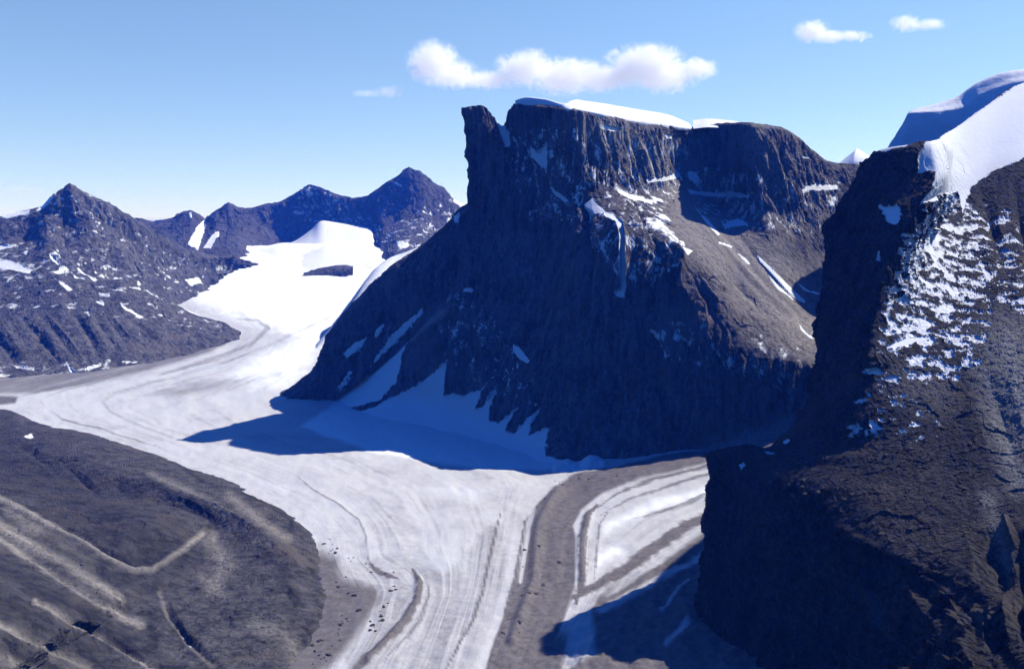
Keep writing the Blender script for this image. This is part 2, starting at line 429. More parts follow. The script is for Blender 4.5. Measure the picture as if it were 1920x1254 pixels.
def build_glacier():
    vs = np.concatenate([np.arange(1480, 720, -3.2), np.arange(720, 452, -2.2)])
    ys = np.array([ground_pt(960, v)[1] for v in vs])
    ys = np.concatenate([[-4000, -1500, 0, 500, 800], ys, np.linspace(ys[-1] + 150, 11500, 12)])
    us = np.concatenate([[-4200, -2600, -1500, -900, -500, -300], np.arange(-150, 1520, 4.2), [1560, 1620, 1700, 1900, 2300, 3000, 4200, 6000]])
    yy, uu = np.meshgrid(ys, us, indexing='ij')
    xx = (uu - U0) / F * np.maximum(yy, 900)
    P = np.stack([xx, yy], -1).reshape(-1, 2)
    z = zg(P[:, 0], P[:, 1])
    P3 = np.column_stack([P, z])
    # cross-stream coordinate from the traced flow lines
    num = np.zeros(len(P)); den = np.zeros(len(P))
    for s, line in FLOW:
        d = seg_dist(P, plan(line)); w = 1 / (d + 6.0) ** 2.5
        num += w * s; den += w
    flow = num / den
    uv = PX(P3)
    wob = .75 + .55 * np.abs(fbm(P3 / 45.0, 3)) + .3 * fbm(P3 / 16.0, 2)
    wob = np.clip(wob, .4, 1.7)
    def band(items):
        m = np.zeros(len(P))
        for w, hw, line in items:
            L = np.asarray(line, float)
            ln = np.hypot(*np.diff(L, axis=0).T); t = np.concatenate([[0], np.cumsum(ln)]) / ln.sum()
            d, tt = seg_dist(uv, L, t)
            h = hw * (.35 + .65 * np.minimum(1, np.minimum(tt, 1 - tt) * 4)) * wob
            m = np.maximum(m, w * np.clip(1.15 - .75 * d / h, 0, 1))
        return m
    deb = band(DEBRIS_LINES)
    for w, s, poly in DEBRIS_AREAS:
        deb = np.maximum(deb, w * np.clip(.5 + sdist(uv, poly) / (2 * s), 0, 1))
    for w, hw, line in CLEAN_LINES:
        deb *= 1 - w * np.clip(1.3 - .6 * seg_dist(uv, line) / hw, 0, 1)
    snow = np.zeros(len(P))
    for w, s, poly in SNOW_AREAS:
        snow = np.maximum(snow, w * np.clip(.5 + sdist(uv, poly) / (2 * s), 0, 1))
    z = z + sstep(7600, 8400, P[:, 1]) * 34 * fbm(P3 / 520.0, 3)
    # relief: dirt bands stand up as ridges, ice undulates
    z = z + 4 * fbm(P3 / 140.0, 3) + 1.6 * fbm(P3 / 28.0, 3) + 1.2 * perlin(np.column_stack([flow * 22, P[:, 1] * .002, P[:, 0] * 0]))
    z += 1.2 * np.clip(band(DEBRIS_LINES), 0, 1) * (uv[:, 1] > 800)
    for a, hw, line in GLACIER_RIDGES:
        z += a * np.maximum(0, 1 - seg_dist(uv, line) / hw)
    # rubble apron under the near ridge
    AP = APRON_XY; poly = np.vstack([AP, [[-200, 700], [2500, 700], [2500, 2600]]])
    sd = sdist(P, poly)
    ap = np.clip(sd, 0, 300)
    z += .15 * ap + np.minimum(ap / 60, 1) * 4 * ridged(P3 / 45.0, 4)
    deb = np.maximum(deb, np.clip(.45 + sd / 50, 0, 1) * (.98 - .85 * area_mask(uv, APRON_SNOW)))
    P3[:, 2] = z
    at = {'flow': flow, 'debris': deb, 'snow': snow}
    G = P3.reshape(len(ys), len(us), 3)
    return make_mesh('glacier', G, M_ice, None, at, flip=True)

DEBRIS_LINES = [
 (.62, 5, [(560, 895), (590, 920), (640, 948), (672, 975), (686, 1005), (689, 1045), (700, 1068)]),
 (.85, 8, [(695, 1056), (705, 1068), (730, 1080), (748, 1085)]),
 (.9, 13, [(775, 1068), (788, 1095), (782, 1130), (748, 1178), (700, 1225), (640, 1285)]),
 (.62, 7, [(800, 1080), (804, 1115), (790, 1160), (760, 1195), (720, 1240)]),
 (.68, 6, [(940, 960), (931, 990), (922, 1030), (912, 1075), (905, 1110), (888, 1160), (868, 1195), (835, 1260)]),
 (.46, 9, [(870, 1000), (865, 1060), (866, 1110), (850, 1180)]), (.42, 9, [(730, 985), (752, 1030), (765, 1060)]), (.42, 8, [(640, 905), (700, 935), (745, 985)]),
 (.75, 7, [(1010, 950), (985, 978), (978, 1020), (965, 1090), (945, 1150)]),
 (.85, 12, [(1120, 945), (1102, 965), (1092, 1010), (1092, 1085), (1080, 1130)]),
 (.62, 6, [(1140, 960), (1124, 985), (1118, 1040), (1115, 1085)]),
 (.68, 6, [(1400, 855), (1340, 870), (1230, 896), (1160, 922), (1115, 955)]),
 (.62, 6, [(1400, 868), (1345, 885), (1260, 906), (1180, 937), (1125, 965)]),
 (.60, 7, [(1400, 905), (1330, 925), (1260, 953), (1180, 975)]),
 (.9, 16, [(1400, 945), (1345, 962), (1290, 985), (1230, 1025), (1180, 1062), (1120, 1095), (1075, 1120)]),
 (.58, 4, [(75, 752), (88, 764), (118, 786), (200, 808), (300, 840)]),
 (.46, 7, [(300, 715), (215, 738), (192, 752), (205, 770), (260, 798), (360, 832)]),
 (.52, 10, [(440, 598), (482, 600), (503, 615), (472, 645), (400, 672), (300, 702)]),
 (.42, 9, [(640, 585), (560, 620), (500, 650), (420, 680), (320, 708), (200, 738)]),
]
DEBRIS_AREAS = [
 (1.0, 8, [(1420, 825), (1345, 838), (1250, 852), (1150, 874), (1075, 888), (1048, 908), (1000, 950), (985, 985), (972, 1060), (955, 1120), (925, 1200), (905, 1270), (860, 1450), (960, 1450), (1020, 1254), (1060, 1150), (1078, 1100), (1080, 1010), (1075, 985), (1090, 955), (1130, 922), (1200, 897), (1345, 862), (1420, 845)]),
 (.74, 24, [(560, 1000), (640, 1040), (650, 1075), (720, 1090), (725, 1130), (690, 1180), (650, 1230), (560, 1330), (480, 1450), (300, 1450), (400, 1100)]),
 (.62, 8, [(450, 615), (440, 640), (395, 665), (250, 707), (120, 735), (60, 742), (-100, 745), (-300, 735), (0, 700), (380, 620)]),
 (.85, 6, [(-300, 730), (35, 742), (30, 758), (-300, 790)]),
 (.44, 20, [(600, 1050), (760, 1020), (830, 1060), (900, 980), (960, 960), (960, 1100), (900, 1270), (640, 1300)]),
 (.45, 25, [(300, 705), (540, 680), (560, 720), (380, 760), (200, 770)]),
]
CLEAN_LINES = [(.6, 4, [(1002, 955), (992, 985), (984, 1040), (976, 1090)])]
SNOW_AREAS = [
 (1.0, 45, [(380, 400), (900, 400), (760, 560), (640, 620), (560, 640), (470, 600), (430, 590), (360, 560)]),
 (.7, 40, [(600, 590), (660, 590), (560, 740), (470, 745), (420, 700)]),
 (.45, 40, [(820, 880), (1000, 895), (960, 930), (900, 960), (800, 950), (680, 900)]),
 (.75, 20, [(1345, 895), (1345, 930), (1200, 975), (1130, 1010), (1120, 980), (1230, 930)]),
 (.6, 25, [(1110, 1030), (1180, 1000), (1180, 1040), (1100, 1090)]),
 (.95, 14, [(640, 745), (860, 760), (980, 840), (1060, 880), (900, 880), (700, 850), (560, 800)]),
]
APRON_SNOW = [(1.0, 14, [(1320, 980), (1325, 1000), (1160, 1110), (1140, 1120)]), (1.0, 12, [(1320, 1040), (1320, 1060), (1130, 1160), (1110, 1150)]),
              (1.0, 16, [(1070, 1150), (1110, 1130), (1120, 1250), (1050, 1280)]), (1.0, 6, [(1290, 1100), (1296, 1106), (1240, 1170), (1234, 1164)]), (.9, 8, [(1290, 1190), (1296, 1206), (1250, 1250), (1240, 1240)])]
GLACIER_RIDGES = [(5, 10, [(1105, 960), (1092, 1010), (1092, 1085)]), (8, 14, [(1045, 920), (1010, 985), (1000, 1090), (960, 1200)]), (5, 8, [(785, 1085), (782, 1130), (745, 1180), (690, 1240)])]
glacier = tag(build_glacier(), 'pale glacier winding down the valley with dark medial moraine stripes', 'glacier', 'structure')

# ------------------------------------------------------------------ left foreground moraine
def gz(u, v, z):                          # point on a level surface of height z
    return (u, v, (CAMZ - z) * F / (v - V0))
def mor_rows():
    R0 = [(-330, 738), (-100, 748), (20, 757), (90, 787), (200, 810), (330, 855), (440, 892), (520, 932), (580, 972), (612, 1012), (622, 1060), (640, 1105), (636, 1160), (590, 1254), (520, 1400)]
    R1 = [(-330, 755), (-110, 762), (0, 773), (60, 803), (175, 832), (305, 880), (410, 916), (492, 957), (548, 1000), (572, 1040), (578, 1085), (580, 1130), (566, 1185), (525, 1275), (450, 1420)]
    R2 = [(-330, 775), (-130, 785), (-20, 798), (40, 826), (150, 858), (270, 900), (375, 932), (455, 972), (510, 1015), (538, 1050), (535, 1095), (525, 1140), (500, 1200), (460, 1290), (380, 1430)]
    R3 = [(-340, 810), (-160, 822), (-60, 835), (0, 858), (105, 895), (225, 930), (325, 950), (400, 985), (405, 1020), (385, 1060), (372, 1100), (365, 1150), (345, 1215), (310, 1310), (250, 1440)]
    R4 = [(-380, 850), (-220, 870), (-110, 885), (-30, 905), (80, 940), (190, 962), (285, 985), (330, 1012), (330, 1045), (305, 1080), (290, 1120), (270, 1170), (240, 1240), (200, 1330), (150, 1450)]
    R5 = [(-460, 920), (-300, 940), (-200, 950), (-110, 970), (-10, 1000), (90, 1025), (190, 1050), (250, 1075), (265, 1095), (250, 1120), (230, 1150), (190, 1205), (150, 1270), (90, 1360), (20, 1470)]
    R6 = [(-560, 1010), (-420, 1030), (-320, 1045), (-230, 1060), (-120, 1090), (-10, 1110), (80, 1130), (140, 1145), (150, 1165), (130, 1190), (100, 1220), (60, 1270), (10, 1330), (-60, 1420), (-140, 1520)]
    R7 = [(-760, 1140), (-600, 1160), (-500, 1180), (-420, 1200), (-320, 1225), (-210, 1250), (-120, 1270), (-60, 1280), (-40, 1300), (-60, 1330), (-90, 1360), (-140, 1400), (-200, 1450), (-280, 1530), (-360, 1620)]
    Z = [[-14] * 15,
         [14, 14, 12, 14, 18, 20, 20, 20, 18, 14, 10, 8, 6, 4, 2],
         [24, 24, 24, 34, 42, 44, 42, 38, 34, 26, 18, 14, 10, 8, 6],
         [40, 40, 36, 34, 30, 26, 24, 18, 14, 12, 10, 10, 8, 8, 8],
         [95, 95, 92, 88, 82, 74, 58, 36, 24, 20, 18, 16, 14, 14, 14],
         [140, 135, 130, 120, 100, 78, 52, 30, 26, 26, 24, 22, 20, 20, 20],
         [190, 180, 172, 160, 140, 118, 92, 70, 60, 54, 50, 46, 42, 40, 40],
         [260, 250, 240, 226, 204, 176, 142, 108, 92, 82, 74, 68, 64, 62, 60]]
    return [[gz(u, v, z) for (u, v), z in zip(r, zz)] for r, zz in zip((R0, R1, R2, R3, R4, R5, R6, R7), Z)]
CH = [(-60, 895), (0, 935), (75, 975), (150, 1010), (200, 1045), (250, 1070), (285, 1070), (320, 1045), (350, 1025), (385, 995)]
PALE_M = [(1.0, 4.5, CH), (.7, 7, [(-60, 950), (0, 985), (60, 1020), (120, 1050), (225, 1122)]), (.75, 6, [(-60, 975), (0, 1010), (100, 1075), (180, 1125), (235, 1160), (265, 1172)]), (.4, 9, [(20, 960), (100, 1015), (170, 1060)]),
          (.9, 4, [(65, 1127), (110, 1150), (150, 1175), (250, 1228), (290, 1258)]), (.8, 6, [(-40, 1150), (0, 1170), (75, 1205), (165, 1250)]), (.5, 8, [(-20, 1215), (60, 1260)]),
          (.4, 4, [(300, 1110), (315, 1150), (345, 1190), (400, 1250)]), (.45, 14, [(400, 1010), (420, 1060), (400, 1100)]), (.45, 7, [(430, 930), (500, 985), (540, 1010)]), (.35, 6, [(280, 890), (360, 925), (430, 965)]),
          (.3, 12, [(480, 1170), (540, 1200), (560, 1260)]), (.4, 8, [(380, 1080), (400, 1095)])]
DARK_M = [(.7, 60, [(-20, 850), (80, 890), (170, 945), (250, 1000), (290, 1040)]), (.55, 30, [(250, 940), (330, 985)]), (.95, 4, [(350, 880), (375, 900), (435, 920), (480, 935), (520, 960), (547, 975), (545, 992)]), (.9, 6, [(270, 895), (320, 920), (370, 940), (402, 962), (402, 980), (385, 994)]),  # the narrow ditch lines put the ditch shadow into the rubble colour
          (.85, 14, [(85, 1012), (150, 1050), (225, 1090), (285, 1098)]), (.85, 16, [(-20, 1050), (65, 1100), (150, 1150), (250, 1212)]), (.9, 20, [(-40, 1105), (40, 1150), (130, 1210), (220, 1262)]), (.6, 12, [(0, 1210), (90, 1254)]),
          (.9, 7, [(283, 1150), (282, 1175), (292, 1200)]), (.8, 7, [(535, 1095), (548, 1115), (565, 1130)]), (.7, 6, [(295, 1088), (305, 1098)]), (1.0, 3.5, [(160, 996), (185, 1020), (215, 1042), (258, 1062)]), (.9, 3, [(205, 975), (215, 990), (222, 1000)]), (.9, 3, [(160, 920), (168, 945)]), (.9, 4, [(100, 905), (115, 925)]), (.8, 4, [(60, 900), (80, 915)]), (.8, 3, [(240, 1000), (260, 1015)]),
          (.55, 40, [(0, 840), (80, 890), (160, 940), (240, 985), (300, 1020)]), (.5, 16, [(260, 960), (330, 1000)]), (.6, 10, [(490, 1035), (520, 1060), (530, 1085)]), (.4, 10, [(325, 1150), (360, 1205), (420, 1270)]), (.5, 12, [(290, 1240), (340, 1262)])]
STROKE_M = [(9, 9, [(340, 872), (370, 892), (435, 910), (485, 927), (530, 952), (556, 975)]), (-6, 8, [(350, 884), (380, 905), (435, 925), (480, 940), (520, 965), (545, 985)]), (-4, 10, [(275, 900), (320, 925), (370, 945), (403, 968), (388, 995)]),
            (-5, 9, CH), (8, 10, [(60, 965), (140, 1000), (210, 1040), (260, 1062)]), (10, 12, [(0, 1000), (90, 1062), (170, 1115), (240, 1155)]), (-5, 14, [(85, 1015), (150, 1053), (225, 1092), (285, 1100)]),
            (8, 8, [(65, 1125), (150, 1172), (250, 1225), (300, 1265)]), (-5, 16, [(0, 1075), (90, 1125), (180, 1175), (250, 1212)]), (8, 10, [(0, 1170), (75, 1205), (165, 1250)]), (10, 10, [(300, 1110), (318, 1150), (350, 1195), (410, 1255)]),
            (-5, 9, [(540, 1095), (552, 1118), (570, 1135)]), (10, 14, [(20, 830), (60, 850), (90, 880)]), (-5, 10, [(40, 845), (75, 870), (110, 905)]), (9, 10, [(120, 870), (160, 905), (190, 930)]), (-5, 9, [(160, 930), (200, 960)]), (8, 10, [(200, 900), (240, 930)])]
CONTACT = mor_rows()[0]
def mor_fade(uv, P):
    return .15 + .85 * np.clip(seg_dist(uv, [(u, v) for u, v, y in CONTACT]) / 30.0, 0, 1)
moraine = rock_patch('moraine', mor_rows(), M_mor, step=3.0, amp=4.5, size=60, fine=1.8, fsz=12, strokes=STROKE_M, blocks=((40, 1, 3.2), (16, 1, 1.6), (8, 1, .7)), pale=PALE_M, dark=DARK_M,
                     snow=[(.56, 5, [(40, 815), (60, 810), (68, 820), (58, 826), (44, 824)])], flip=False, flat_amp=1.0, edge_fade=mor_fade, smooth=3)
tag(moraine, 'brown stony moraine slope with pale runoff channels left of the glacier', 'moraine', 'structure')

# ------------------------------------------------------------------ central massif
BIG = []
def back(r, dy, dv): return [(u, v + dv, y + dy) for u, v, y in r]
R0 = [(885, 216, 3330), (868, 203, 3200), (902, 197, 3190), (942, 236, 3230), (966, 197, 3150), (1062, 206, 3000), (1125, 215, 3060), (1192, 229, 3180), (1248, 236, 3320), (1292, 241, 3470), (1345, 233, 3460), (1412, 236, 3120), (1465, 244, 3240), (1525, 284, 3400), (1562, 306, 3520), (1610, 309, 3570), (1720, 312, 3620)]
R1 = [(890, 310, 3360), (872, 300, 3195), (902, 300, 3170), (945, 310, 3185), (985, 300, 3130), (1070, 285, 2985), (1127, 285, 3035), (1190, 292, 3140), (1245, 290, 3275), (1284, 295, 3420), (1345, 300, 3420), (1416, 300, 3100), (1475, 310, 3200), (1530, 330, 3340), (1570, 345, 3430), (1612, 345, 3480), (1720, 345, 3510)]
R2 = [(890, 405, 3390), (870, 400, 3185), (900, 400, 3160), (945, 400, 3135), (1000, 400, 3070), (1084, 372, 2960), (1130, 345, 3000), (1190, 358, 3090), (1240, 350, 3215), (1274, 337, 3350), (1345, 365, 3380), (1428, 380, 3080), (1490, 390, 3170), (1540, 400, 3280), (1580, 400, 3350), (1622, 400, 3390), (1720, 400, 3410)]
R3 = [(880, 495, 3340), (867, 490, 3170), (898, 490, 3130), (945, 490, 3085), (1005, 490, 3010), (1090, 410, 2890), (1140, 390, 2880), (1200, 400, 2890), (1255, 415, 2920), (1310, 425, 2980), (1370, 425, 3100), (1445, 435, 3010), (1505, 460, 3080), (1545, 470, 3160), (1585, 480, 3230), (1625, 490, 3250), (1720, 500, 3260)]
R4 = [(836, 562, 3290), (850, 560, 3150), (890, 560, 3090), (945, 570, 3020), (1010, 570, 2930), (1098, 470, 2760), (1160, 450, 2700), (1225, 450, 2680), (1290, 490, 2650), (1340, 530, 2630), (1395, 595, 2590), (1465, 612, 2600), (1530, 632, 2620), (1570, 600, 2750), (1600, 600, 2800), (1640, 600, 2830), (1740, 600, 2850)]
R5 = [(775, 627, 3340), (805, 620, 3165), (860, 640, 3060), (930, 650, 2960), (1010, 650, 2840), (1097, 600, 2680), (1160, 590, 2640), (1225, 590, 2610), (1290, 625, 2555), (1345, 650, 2525), (1400, 668, 2505), (1460, 676, 2495), (1530, 684, 2490), (1580, 690, 2620), (1620, 690, 2680), (1660, 690, 2720), (1760, 690, 2750)]
R6 = [(712, 686, 3385), (765, 690, 3200), (825, 705, 3080), (905, 730, 2930), (1000, 740, 2750), (1087, 740, 2610), (1150, 735, 2585), (1215, 735, 2560), (1285, 740, 2520), (1345, 750, 2500), (1400, 738, 2485), (1460, 722, 2478), (1530, 706, 2475), (1590, 760, 2560), (1630, 760, 2600), (1670, 760, 2650), (1780, 760, 2700)]
R7 = [(650, 738, 3420), (718, 745, 3240), (785, 757, 3120), (865, 787, 2950), (962, 822, 2740), (1062, 852, 2540), (1130, 852, 2520), (1200, 848, 2505), (1275, 838, 2505), (1340, 828, 2495), (1400, 806, 2480), (1460, 780, 2472), (1530, 752, 2466), (1600, 818, 2470), (1650, 818, 2470), (1690, 818, 2470), (1800, 818, 2470)]
R8 = [(590, 778, 3430), (640, 775, 3300), (712, 797, 3090), (812, 817, 2940), (912, 855, 2690), (1042, 900, 2430), (1130, 893, 2460), (1210, 880, 2470), (1290, 871, 2475), (1345, 868, 2400), (1400, 866, 2370), (1460, 866, 2350), (1530, 866, 2340), (1600, 870, 2460), (1660, 870, 2460), (1700, 870, 2460), (1820, 870, 2460)]
def rowback(zf):
    out = []
    for (u, v, y) in R0: out.append((u + 10, 0, 0))
    return out
RB1 = [(900, 330, 3480), (890, 300, 3420), (918, 290, 3420), (948, 300, 3440), (975, 215, 3500), (1062, 216, 3600), (1125, 226, 3650), (1192, 240, 3650), (1248, 246, 3700), (1292, 251, 3750), (1345, 243, 3800), (1412, 246, 3800), (1465, 254, 3850), (1525, 294, 3900), (1562, 316, 3950), (1610, 319, 3950), (1720, 322, 3950)]
RB2 = [(900, 520, 3700), (895, 500, 3700), (925, 500, 3750), (955, 500, 3800), (985, 480, 3900), (1062, 480, 4100), (1125, 480, 4150), (1192, 480, 4200), (1248, 480, 4200), (1292, 480, 4200), (1345, 480, 4250), (1412, 480, 4250), (1465, 480, 4300), (1525, 480, 4300), (1562, 480, 4300), (1610, 480, 4300), (1720, 480, 4300)]
RB3 = [(905, 655, 4000)] + [(u, 655, 4400) for u in (905, 930, 960, 990, 1062, 1125, 1192, 1248, 1292, 1345, 1412, 1465, 1525, 1562, 1610, 1720)]

massif_rows = [RB3, RB2, RB1, R0, R1, R2, R3, R4, R5, R6, R7, R8]
SNOW_B = [
 (.85, 3, [(1300, 385), (1330, 415), (1352, 440), (1346, 443), (1318, 412)]), (.8, 2.5, [(1430, 500), (1462, 535), (1490, 560), (1486, 563), (1455, 540)]), (.8, 3, [(1378, 470), (1400, 485), (1412, 500), (1398, 494)]), (.8, 3, [(1215, 365), (1240, 372), (1248, 382), (1228, 378)]), (.8, 3, [(1225, 402), (1250, 404), (1262, 416), (1240, 412)]), (.8, 3, [(1280, 462), (1300, 470), (1292, 480), (1278, 472)]),
 (.41, 14, [(930, 230), (1060, 230), (1300, 250), (1300, 340), (1240, 420), (1300, 500), (1180, 560), (1060, 420), (980, 420)]), (.40, 14, [(1280, 300), (1580, 330), (1590, 460), (1440, 440), (1300, 420)]), (.38, 14, [(1200, 590), (1400, 600), (1520, 650), (1500, 740), (1240, 680)]), (.38, 14, [(800, 540), (900, 540), (1050, 780), (940, 760), (820, 680)]),
  (.95, 5, [(928, 225), (945, 232), (958, 250), (958, 275), (948, 280), (938, 255)]),
 (.85, 6, [(992, 268), (1010, 285), (1030, 262), (1036, 280), (1028, 318), (1015, 315), (992, 295)]),
 (.9, 4, [(1030, 350), (1045, 355), (1068, 378), (1060, 382), (1040, 368)]),
 (.9, 4, [(1120, 234), (1145, 236), (1168, 244), (1150, 248), (1125, 242)]), (.9, 3, [(1242, 252), (1258, 252), (1262, 262), (1248, 260)]),
 (.95, 5, [(1155, 350), (1178, 362), (1225, 376), (1222, 382), (1180, 374), (1160, 362)]), (.95, 4, [(1208, 336), (1260, 328), (1268, 316), (1275, 330), (1262, 338), (1215, 344)]),
 (.9, 5, [(1092, 382), (1112, 370), (1122, 385), (1140, 398), (1115, 402), (1098, 390)]),
 (.95, 5, [(1130, 395), (1150, 402), (1168, 418), (1174, 470), (1176, 540), (1172, 560), (1164, 540), (1164, 450), (1156, 425), (1135, 408)]), (.8, 4, [(1150, 548), (1175, 535), (1172, 562), (1155, 558)]),
 (.55, 8, [(1205, 395), (1240, 405), (1270, 440), (1285, 465), (1262, 470), (1235, 435), (1205, 420)]),
 (.6, 6, [(1230, 400), (1250, 398), (1262, 412), (1240, 414)]), (.55, 8, [(1262, 440), (1290, 450), (1282, 475), (1260, 462)]),
 (.7, 6, [(1285, 320), (1310, 318), (1312, 338), (1290, 345)]), (.95, 4, [(1288, 355), (1340, 362), (1372, 358), (1412, 368), (1400, 372), (1340, 370), (1295, 364)]),
 (.9, 5, [(1345, 405), (1358, 420), (1372, 412), (1395, 412), (1405, 424), (1440, 428), (1425, 430), (1390, 424), (1360, 430)]),
 (.9, 3, [(1420, 478), (1445, 500), (1470, 525), (1510, 565), (1508, 570), (1480, 550), (1445, 512), (1422, 488)]), (.8, 3, [(1348, 452), (1375, 462), (1372, 466), (1346, 458)]), (.8, 3, [(1490, 528), (1520, 545), (1550, 550), (1545, 556), (1505, 545)]),
 (.8, 6, [(1500, 352), (1530, 342), (1572, 345), (1575, 358), (1520, 360), (1502, 366)]), (.6, 6, [(1545, 362), (1570, 362), (1570, 390), (1552, 390)]),
 (.8, 3, [(1495, 600), (1512, 622), (1528, 634), (1520, 636), (1500, 618)]),
 (.8, 3, [(1502, 292), (1518, 294), (1520, 300), (1505, 298)]),
 # lower snow, aprons and cones
 (.9, 5, [(962, 645), (975, 652), (996, 678), (990, 684), (970, 670), (962, 660)]), (.8, 3, [(868, 540), (886, 540), (886, 548), (868, 548)]), (.6, 8, [(815, 560), (838, 548), (836, 570), (818, 590)]),
 (.95, 6, [(791, 576), (780, 613), (765, 643), (750, 685), (746, 715), (712, 750), (667, 764), (600, 764), (600, 752), (656, 700), (705, 640), (750, 595)]),
 (.95, 6, [(690, 768), (740, 742), (780, 722), (810, 700), (843, 672), (837, 707), (833, 742), (851, 735), (868, 742), (885, 735), (911, 728), (890, 767), (905, 762), (934, 726), (918, 767), (918, 790), (934, 793), (976, 761), (953, 797), (950, 808), (964, 812), (1017, 754), (994, 793), (991, 816), (1031, 800), (1020, 838), (1024, 853), (1068, 868), (1055, 905), (1000, 920), (800, 880), (600, 820), (620, 775)]),
 (.75, 8, [(980, 830), (1020, 815), (1028, 835), (1000, 860), (980, 850)]), (.8, 8, [(1040, 865), (1080, 868), (1120, 858), (1140, 870), (1165, 885), (1120, 895), (1050, 893)]),
 (.6, 4, [(1480, 775), (1500, 765), (1515, 768), (1500, 778)]), (.6, 6, [(1290, 862), (1320, 850), (1330, 858), (1300, 870)]),
 (.5, 5, [(1205, 612), (1280, 622), (1290, 640), (1230, 640)]),
]
RIBS_B = [
 (37, 14, [(1065, 215), (1070, 280), (1080, 370)]), (23, 9, [(1100, 225), (1108, 280), (1105, 330)]), (20, 9, [(1135, 235), (1150, 290), (1160, 345)]), (-23, 9, [(1120, 225), (1130, 290), (1135, 340)]),
 (20, 8, [(1175, 240), (1195, 290), (1205, 350)]), (17, 8, [(1205, 240), (1218, 280), (1230, 330)]), (17, 7, [(1230, 245), (1245, 285), (1255, 325)]), (17, 8, [(1262, 250), (1270, 290), (1272, 325)]), (-17, 6, [(1190, 245), (1206, 285), (1215, 335)]),
 (31, 12, [(1412, 240), (1422, 300), (1445, 350), (1470, 400), (1500, 470)]), (23, 10, [(1455, 260), (1475, 320), (1500, 370)]), (-23, 10, [(1440, 260), (1455, 320), (1480, 380)]), (20, 9, [(1500, 290), (1520, 350), (1535, 420)]),
 (29, 14, [(1090, 360), (1100, 400), (1095, 460), (1100, 520)]), (-31, 14, [(1130, 400), (1165, 430), (1168, 520), (1172, 590)]), (29, 16, [(1190, 380), (1225, 430), (1240, 480), (1225, 540), (1220, 600)]), (-26, 14, [(1250, 430), (1275, 480), (1275, 560)]),
 (26, 12, [(1300, 520), (1330, 560), (1345, 620)]), (20, 10, [(1290, 420), (1340, 480), (1390, 540), (1440, 590)]), (-14, 8, [(1340, 440), (1400, 510), (1470, 580)]), (14, 8, [(1380, 440), (1450, 520), (1520, 590)]),
 (43, 22, [(880, 210), (888, 300), (886, 420), (884, 500)]), (-34, 12, [(940, 240), (946, 300), (940, 400)]), (29, 18, [(975, 210), (990, 300), (1000, 420), (1010, 560)]), (-23, 14, [(1035, 230), (1040, 320), (1060, 420)]),
 (34, 18, [(845, 600), (825, 650), (775, 720)]), (34, 22, [(870, 580), (880, 650), (865, 720)]), (26, 16, [(935, 600), (930, 680), (950, 760)]), (-23, 14, [(905, 600), (905, 670), (915, 730)]), (23, 12, [(985, 680), (995, 740), (1000, 790)]), (26, 16, [(1050, 600), (1050, 700), (1040, 800)]),
 (20, 14, [(1150, 600), (1150, 700), (1150, 830)]), (-20, 14, [(1195, 620), (1195, 720), (1190, 830)]), (17, 12, [(1240, 640), (1245, 740), (1245, 830)]), (-20, 12, [(1305, 660), (1310, 760), (1310, 830)]), (20, 14, [(1360, 660), (1365, 750), (1360, 810)]),
 (16, 7, [(1205, 600), (1230, 640), (1250, 680)]), (16, 7, [(1265, 615), (1290, 650), (1300, 700)]), (14, 7, [(1330, 640), (1350, 680), (1360, 720)]), (14, 7, [(1390, 660), (1415, 690), (1420, 730)]), (14, 7, [(1450, 680), (1470, 710), (1475, 740)]), (12, 7, [(1500, 690), (1515, 720), (1518, 745)]),
 (18, 8, [(1098, 430), (1104, 470), (1112, 530)]), (18, 8, [(1215, 500), (1222, 540), (1230, 590)]), (14, 7, [(1250, 500), (1262, 550), (1268, 590)]), (14, 7, [(1200, 390), (1212, 430), (1215, 470)]), (12, 6, [(1235, 430), (1262, 470), (1290, 510)]),
 (14, 7, [(1525, 420), (1545, 470), (1560, 520)]), (14, 7, [(1485, 400), (1500, 450), (1512, 500)]), (12, 6, [(1550, 360), (1565, 420), (1580, 470)]), (-12, 6, [(1470, 330), (1490, 380), (1520, 440)]), (12, 6, [(1480, 280), (1500, 330), (1520, 370)]),
]
PALE_B = [(.8, 22, [(1340, 845), (1400, 830), (1470, 805), (1540, 780)]), (1.0, 44, [(1300, 395), (1360, 460), (1420, 530), (1480, 590), (1530, 625)]), (.8, 26, [(1270, 365), (1320, 420), (1380, 490), (1440, 570), (1520, 625)]), (.6, 12, [(1290, 380), (1330, 430), (1390, 490), (1450, 560), (1510, 610)]), (.55, 10, [(1280, 350), (1300, 390), (1350, 440)]), (.75, 36, [(1120, 230), (1180, 260), (1240, 300)]), (.6, 24, [(1415, 250), (1440, 340), (1480, 420)]), (.5, 20, [(1480, 280), (1530, 380)]), (.4, 14, [(1340, 480), (1400, 560), (1460, 590)]), (.9, 5, [(830, 585), (760, 640), (690, 705), (620, 752)])]  # upper wall and couloir lines lay sunlight into the colour; ramp is pale talus
massif = rock_patch('mountain', massif_rows, M_main, step=2.3, amp=5, size=110, flute=8.0, fsize=27, sheer=13, fine=1.0, fsz=11, flat_amp=.5, strokes=RIBS_B, snow=SNOW_B, pale=PALE_B, smooth=2, calm=1.0, dark=[(.6, 4, [(1310, 400), (1400, 520), (1480, 590)]), (.5, 3, [(1350, 430), (1430, 520), (1510, 600)]), (.5, 3, [(1290, 390), (1350, 470), (1420, 560)]), (.5, 4, [(1400, 450), (1460, 530), (1520, 590)])], blocks=((60, 3.5, 6), (24, 5, 2.2), (11, 3, .8)))
tag(massif, 'huge flat topped granite mountain with sheer shaded cliff above the glacier', 'mountain', 'structure')

